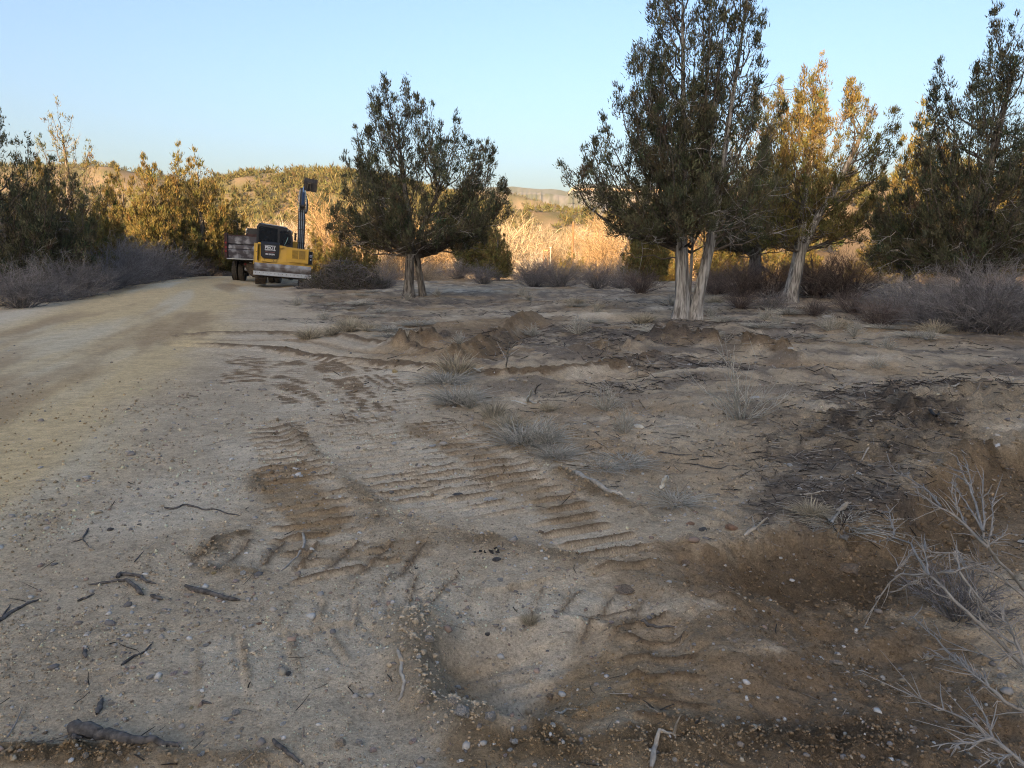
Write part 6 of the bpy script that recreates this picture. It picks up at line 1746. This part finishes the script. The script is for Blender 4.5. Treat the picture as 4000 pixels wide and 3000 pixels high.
    pipe('hose', [(bx + .20, 3.4, 4.5), (bx + .27, 3.1, 4.1), (bx + .26, 2.9, 3.75), (bx + .2, 2.7, 3.6)], .045, 'hose', st)
    def bucket(bm):
        prism(bm, [(3.75, 4.72), (3.72, 5.35), (3.95, 5.62), (4.3, 5.55), (4.6, 5.2), (4.42, 5.15), (4.15, 5.35), (3.98, 5.40), (3.90, 5.25), (3.92, 4.76)][::-1], bx - .28, bx + .62)
    bu = bm_obj('bucket', bucket, 'bucket', ex, 0.01)
    bu.scale = (.74, .74, .74); bu.rotation_euler = (0, math.radians(4), 0); bu.location = (bx * .26 + .02, 3.9 * .26, 4.8 * .26 + .10)
    for dx in (-.30, .60):
        bm_obj('bucket_side', lambda bm: prism(bm, [(3.74, 4.70), (3.72, 5.36), (3.95, 5.64), (4.32, 5.58), (4.62, 5.18), (4.3, 4.85)][::-1], bx + dx, bx + dx + .025), 'bucket', bu)
    bm_obj('linkage', lambda bm: (box(bm, bx - .04, bx - .01, 3.55, 3.70, 4.75, 5.25), box(bm, bx + .15, bx + .18, 3.55, 3.70, 4.75, 5.25), box(bm, bx - .04, bx + .18, 3.55, 3.68, 5.22, 5.28)), 'boom', bu)
    for i in range(5):
        x_ = bx - .22 + i * .195
        bm_obj('tooth', lambda bm: prism(bm, [(4.55, 5.22), (4.62, 5.18), (4.78, 5.02), (4.60, 5.10)], x_ - .04, x_ + .04), 'bucket', bu)
    return ex
excavator()

def dump_truck():
    yaw, roll = math.radians(8), math.radians(3.0)
    cx, cy = -13.35, 38.6
    tk = thing('dump_truck', 'worn dump truck parked ahead of the excavator, tailgate and dual wheels showing', 'dump truck', (cx, cy, g1(cx, cy) + 0.0), (0, roll, yaw))
    # dual wheels
    def tyre(bm):
        prof = [(-.135, .30), (-.135, .44), (-.115, .505), (-.06, .52), (.06, .52), (.115, .505), (.135, .44), (.135, .30)]
        n = 36; rings = []
        for i in range(n):
            a = 2 * math.pi * i / n
            rings.append([bm.verts.new((x_, r * math.cos(a), r * math.sin(a))) for x_, r in prof])
        for i in range(n):
            A, B = rings[i], rings[(i + 1) % n]
            for j in range(len(prof)):
                k = (j + 1) % len(prof)
                bm.faces.new((A[j], A[k], B[k], B[j]))
    tb = bmesh.new(); tyre(tb); bmesh.ops.recalc_face_normals(tb, faces=tb.faces)
    me_t = bpy.data.meshes.new('tyre'); tb.to_mesh(me_t); tb.free(); me_t.materials.append(M['rubber'])
    lb = bmesh.new(); n = 44
    for i in range(n):
        a = 2 * math.pi * i / n
        for sx in (-1, 0, 1):
            off = (i % 2) * .5 * 2 * math.pi / n * (1 if sx else 0)
            b0 = len(lb.verts)
            box(lb, sx * .085 - .036, sx * .085 + .036, -.022, .022, .515, .532)
            lb.verts.ensure_lookup_table()
            for v in lb.verts[b0:]:
                y_, z_ = v.co.y + v.co.x * (.5 if sx else 0) * .4, v.co.z - (0.012 if sx else 0)
                aa = a + off
                v.co = Vector((v.co.x, y_ * math.cos(aa) - z_ * math.sin(aa), y_ * math.sin(aa) + z_ * math.cos(aa)))
    me_l = bpy.data.meshes.new('tread'); lb.to_mesh(me_l); lb.free(); me_l.materials.append(M['tread'])
    rb = bmesh.new(); cyl(rb, (-.10, 0, 0), (.10, 0, 0), .305, 28); bmesh.ops.recalc_face_normals(rb, faces=rb.faces)
    me_r = bpy.data.meshes.new('rim'); rb.to_mesh(me_r); rb.free(); me_r.materials.append(M['steel_worn'])
    for x_, y_ in ((-1.06, 0), (-.74, 0), (.74, 0), (1.06, 0), (-1.0, 4.6), (1.0, 4.6)):
        w = thing('wheel', None, None, (x_, y_, .52)); w.parent = tk
        obj('tyre', me_t, w); obj('tread', me_l, w); obj('rim', me_r, w)
    bm_obj('axle', lambda bm: (cyl(bm, (-1.1, 0, .52), (1.1, 0, .52), .085, 14), cyl(bm, (0, -.28, .50), (0, .2, .50), .27, 20, .2)), 'shoe', tk)
    bm_obj('air_chamber', lambda bm: (cyl(bm, (-.47, -.42, .66), (-.47, -.12, .66), .11, 18), cyl(bm, (-.47, -.46, .66), (-.47, -.42, .66), .085, 18, .11)), 'steel_edge', tk, 0.006)
    bm_obj('air_chamber', lambda bm: (cyl(bm, (.47, -.42, .66), (.47, -.12, .66), .11, 18)), 'shoe', tk, 0.006)
    bm_obj('frame_rail', lambda bm: (box(bm, -.46, -.36, -1.0, 6.0, .80, 1.08), box(bm, .36, .46, -1.0, 6.0, .80, 1.08)), 'shoe', tk)
    hp = bm_obj('hitch_plate', lambda bm: prism(bm, [(-.47, 1.08), (-.47, .86), (-.36, .70), (-.20, .42), (-.10, .34), (.10, .34), (.20, .42), (.36, .70), (.47, .86), (.47, 1.08)][::-1], -1.02, -.98, 'y'), 'shoe', tk)
    for x_ in (-.38, .38):
        bm_obj('tail_light', lambda bm: cyl(bm, (x_, -1.05, .92), (x_, -1.01, .92), .055, 14), 'red_lens', hp)
    for x_ in (-.13, .10):
        bm_obj('marker', lambda bm: box(bm, x_ - .05, x_ + .05, -1.035, -1.015, 1.0, 1.03), 'white_print', hp)
    # bed and tailgate
    bed = bm_obj('bed', lambda bm: (box(bm, -1.20, 1.20, -1.28, 3.2, 1.12, 1.20), box(bm, -1.22, -1.14, -1.28, 3.2, 1.18, 2.22), box(bm, 1.14, 1.22, -1.28, 3.2, 1.18, 2.22), box(bm, -1.2, 1.2, 3.12, 3.2, 1.18, 2.5)), 'maroon', tk)
    tg = bm_obj('tailgate', lambda bm: prism(bm, [(-1.40, 1.20), (-1.44, 1.42), (-1.46, 1.60), (-1.38, 1.64), (-1.42, 1.68), (-1.40, 1.84), (-1.34, 1.88), (-1.40, 1.92), (-1.40, 2.30), (-1.30, 2.30), (-1.30, 1.20)][::-1], -1.10, 1.10), 'bed_paint', tk)
    bm_obj('top_rail', lambda bm: box(bm, -1.12, 1.12, -1.42, -1.28, 2.30, 2.345), 'maroon', tg)
    bm_obj('spreader_lip', lambda bm: box(bm, -1.16, 1.16, -1.56, -1.30, 1.145, 1.19), 'lip', tk, 0.006)
    for sx in (-1, 1):
        po = bm_obj('corner_post', lambda bm: box(bm, sx * 1.22 - .07, sx * 1.22 + .07, -1.45, -1.20, 1.2, 2.42), 'maroon', tk, 0.01)
        for z_ in (1.95, 1.72, 1.52):
            bm_obj('lamp', lambda bm: cyl(bm, (sx * 1.22, -1.475, z_), (sx * 1.22, -1.44, z_), .052, 14), 'red_lens', po)
        bm_obj('latch_arm', lambda bm: (box(bm, sx * 1.22 - .18, sx * 1.22 + .05, -1.44, -1.40, 1.60, 1.65), box(bm, sx * 1.22 - .18, sx * 1.22 - .14, -1.44, -1.40, 1.35, 1.65)), 'maroon', po)
        bm_obj('mud_flap', lambda bm: box(bm, sx * .9 - .32, sx * .9 + .32, 0.75, .77, .25, 1.1), 'rubber', tk)
    # cab guard, cab and stacks ahead of the bed
    bm_obj('cab_guard', lambda bm: (box(bm, -1.15, 1.15, 3.2, 4.4, 2.60, 2.78), box(bm, -1.12, 1.12, 3.2, 3.3, 2.2, 2.6)), 'black_paint', tk, 0.015)
    bm_obj('guard_edge', lambda bm: box(bm, -1.16, 1.16, 3.17, 3.21, 2.775, 2.81), 'chrome', tk)
    bm_obj('cab', lambda bm: prism(bm, [(3.5, 1.0), (3.5, 2.45), (3.7, 2.58), (5.0, 2.52), (5.4, 1.8), (6.8, 1.65), (6.9, .9)][::-1], -1.05, 1.05), 'black_paint', tk, 0.04)
    for sx in (-1, 1):
        pipe('exhaust_stack', [(sx * 1.20, 3.36, 1.3), (sx * 1.20, 3.36, 2.4), (sx * 1.20, 3.36, 2.74), (sx * 1.12, 3.36, 2.80)], .05, 'chrome', tk, 12)
dump_truck()

# wooden pole, sign board and standpipe among the bare trees
M['pole_wood'] = simple('pole_wood', (0.26, 0.15, 0.08), 0.85, var=0.4, scale=3)
M['board_yellow'] = simple('sign_yellow', (0.42, 0.33, 0.16), 0.7, var=0.15)
M['pipe_white'] = simple('pipe_white', (0.42, 0.40, 0.37), 0.6, var=0.2)
p = at_depth(2235, 990, 88.0); gz = g1(p[0], 88.0); ztop = at_depth(2235, 866, 88.0)[2]
pl = thing('wooden_pole', 'weathered wooden pole standing behind the yellow-green cone-shaped juniper', 'pole', (p[0], 88.0, gz))
bm_obj('pole_shaft', lambda bm: cyl(bm, (-.1, 0, -.3), (.10, 0, ztop - gz), .15, 12, .12), 'pole_wood', pl)
bm_obj('pole_cap', lambda bm: cyl(bm, (.10, 0, ztop - gz), (.10, 0, ztop - gz + .06), .135, 12), 'steel_worn', pl)
p = at_depth(2131, 978, 80.0); gz = g1(p[0], 80.0)
sg = thing('sign_board', 'small yellow board on two legs among the bare trees', 'sign', (p[0], 80.0, gz))
bm_obj('board', lambda bm: box(bm, -.2, .24, -.03, .03, p[2] - gz - .05, p[2] - gz + .06), 'board_yellow', sg, 0.01)
for x_ in (-.2, .24):
    bm_obj('leg', lambda bm: box(bm, x_ - .04, x_ + .04, .03, .09, -.2, p[2] - gz + .1), 'pole_wood', sg)
p = at_depth(2149, 968, 80.0)
sp_ = thing('standpipe', 'white pipe with a short elbow beside the yellow board', 'pipe', (p[0], 80.0, gz))
bm_obj('riser', lambda bm: cyl(bm, (0, 0, -.2), (.04, 0, p[2] - gz), .04, 10), 'pipe_white', sp_)
bm_obj('elbow', lambda bm: cyl(bm, (-.08, 0, p[2] - gz), (.16, 0, p[2] - gz + .06), .075, 10), 'pipe_white', sp_)

# ------------------------------------------------------------------ the air between here and the mesa
def haze():
    m = bpy.data.materials.new('haze'); m.use_nodes = True
    nt = m.node_tree; nt.nodes.remove(nt.nodes['Principled BSDF'])
    v = nt.nodes.new('ShaderNodeVolumePrincipled')
    v.inputs['Color'].default_value = (0.66, 0.82, 1.0, 1)
    v.inputs['Density'].default_value = 5.0e-5
    nt.links.new(v.outputs[0], nt.nodes['Material Output'].inputs['Volume'])
    M['haze'] = m
    o = bm_obj('haze', lambda bm: box(bm, -9300, 9300, -9300, 9300, -60, 460), 'haze', None)
    tag(o, 'thin bluish air between the clearing and the far mesa', 'haze', kind='stuff')
haze()
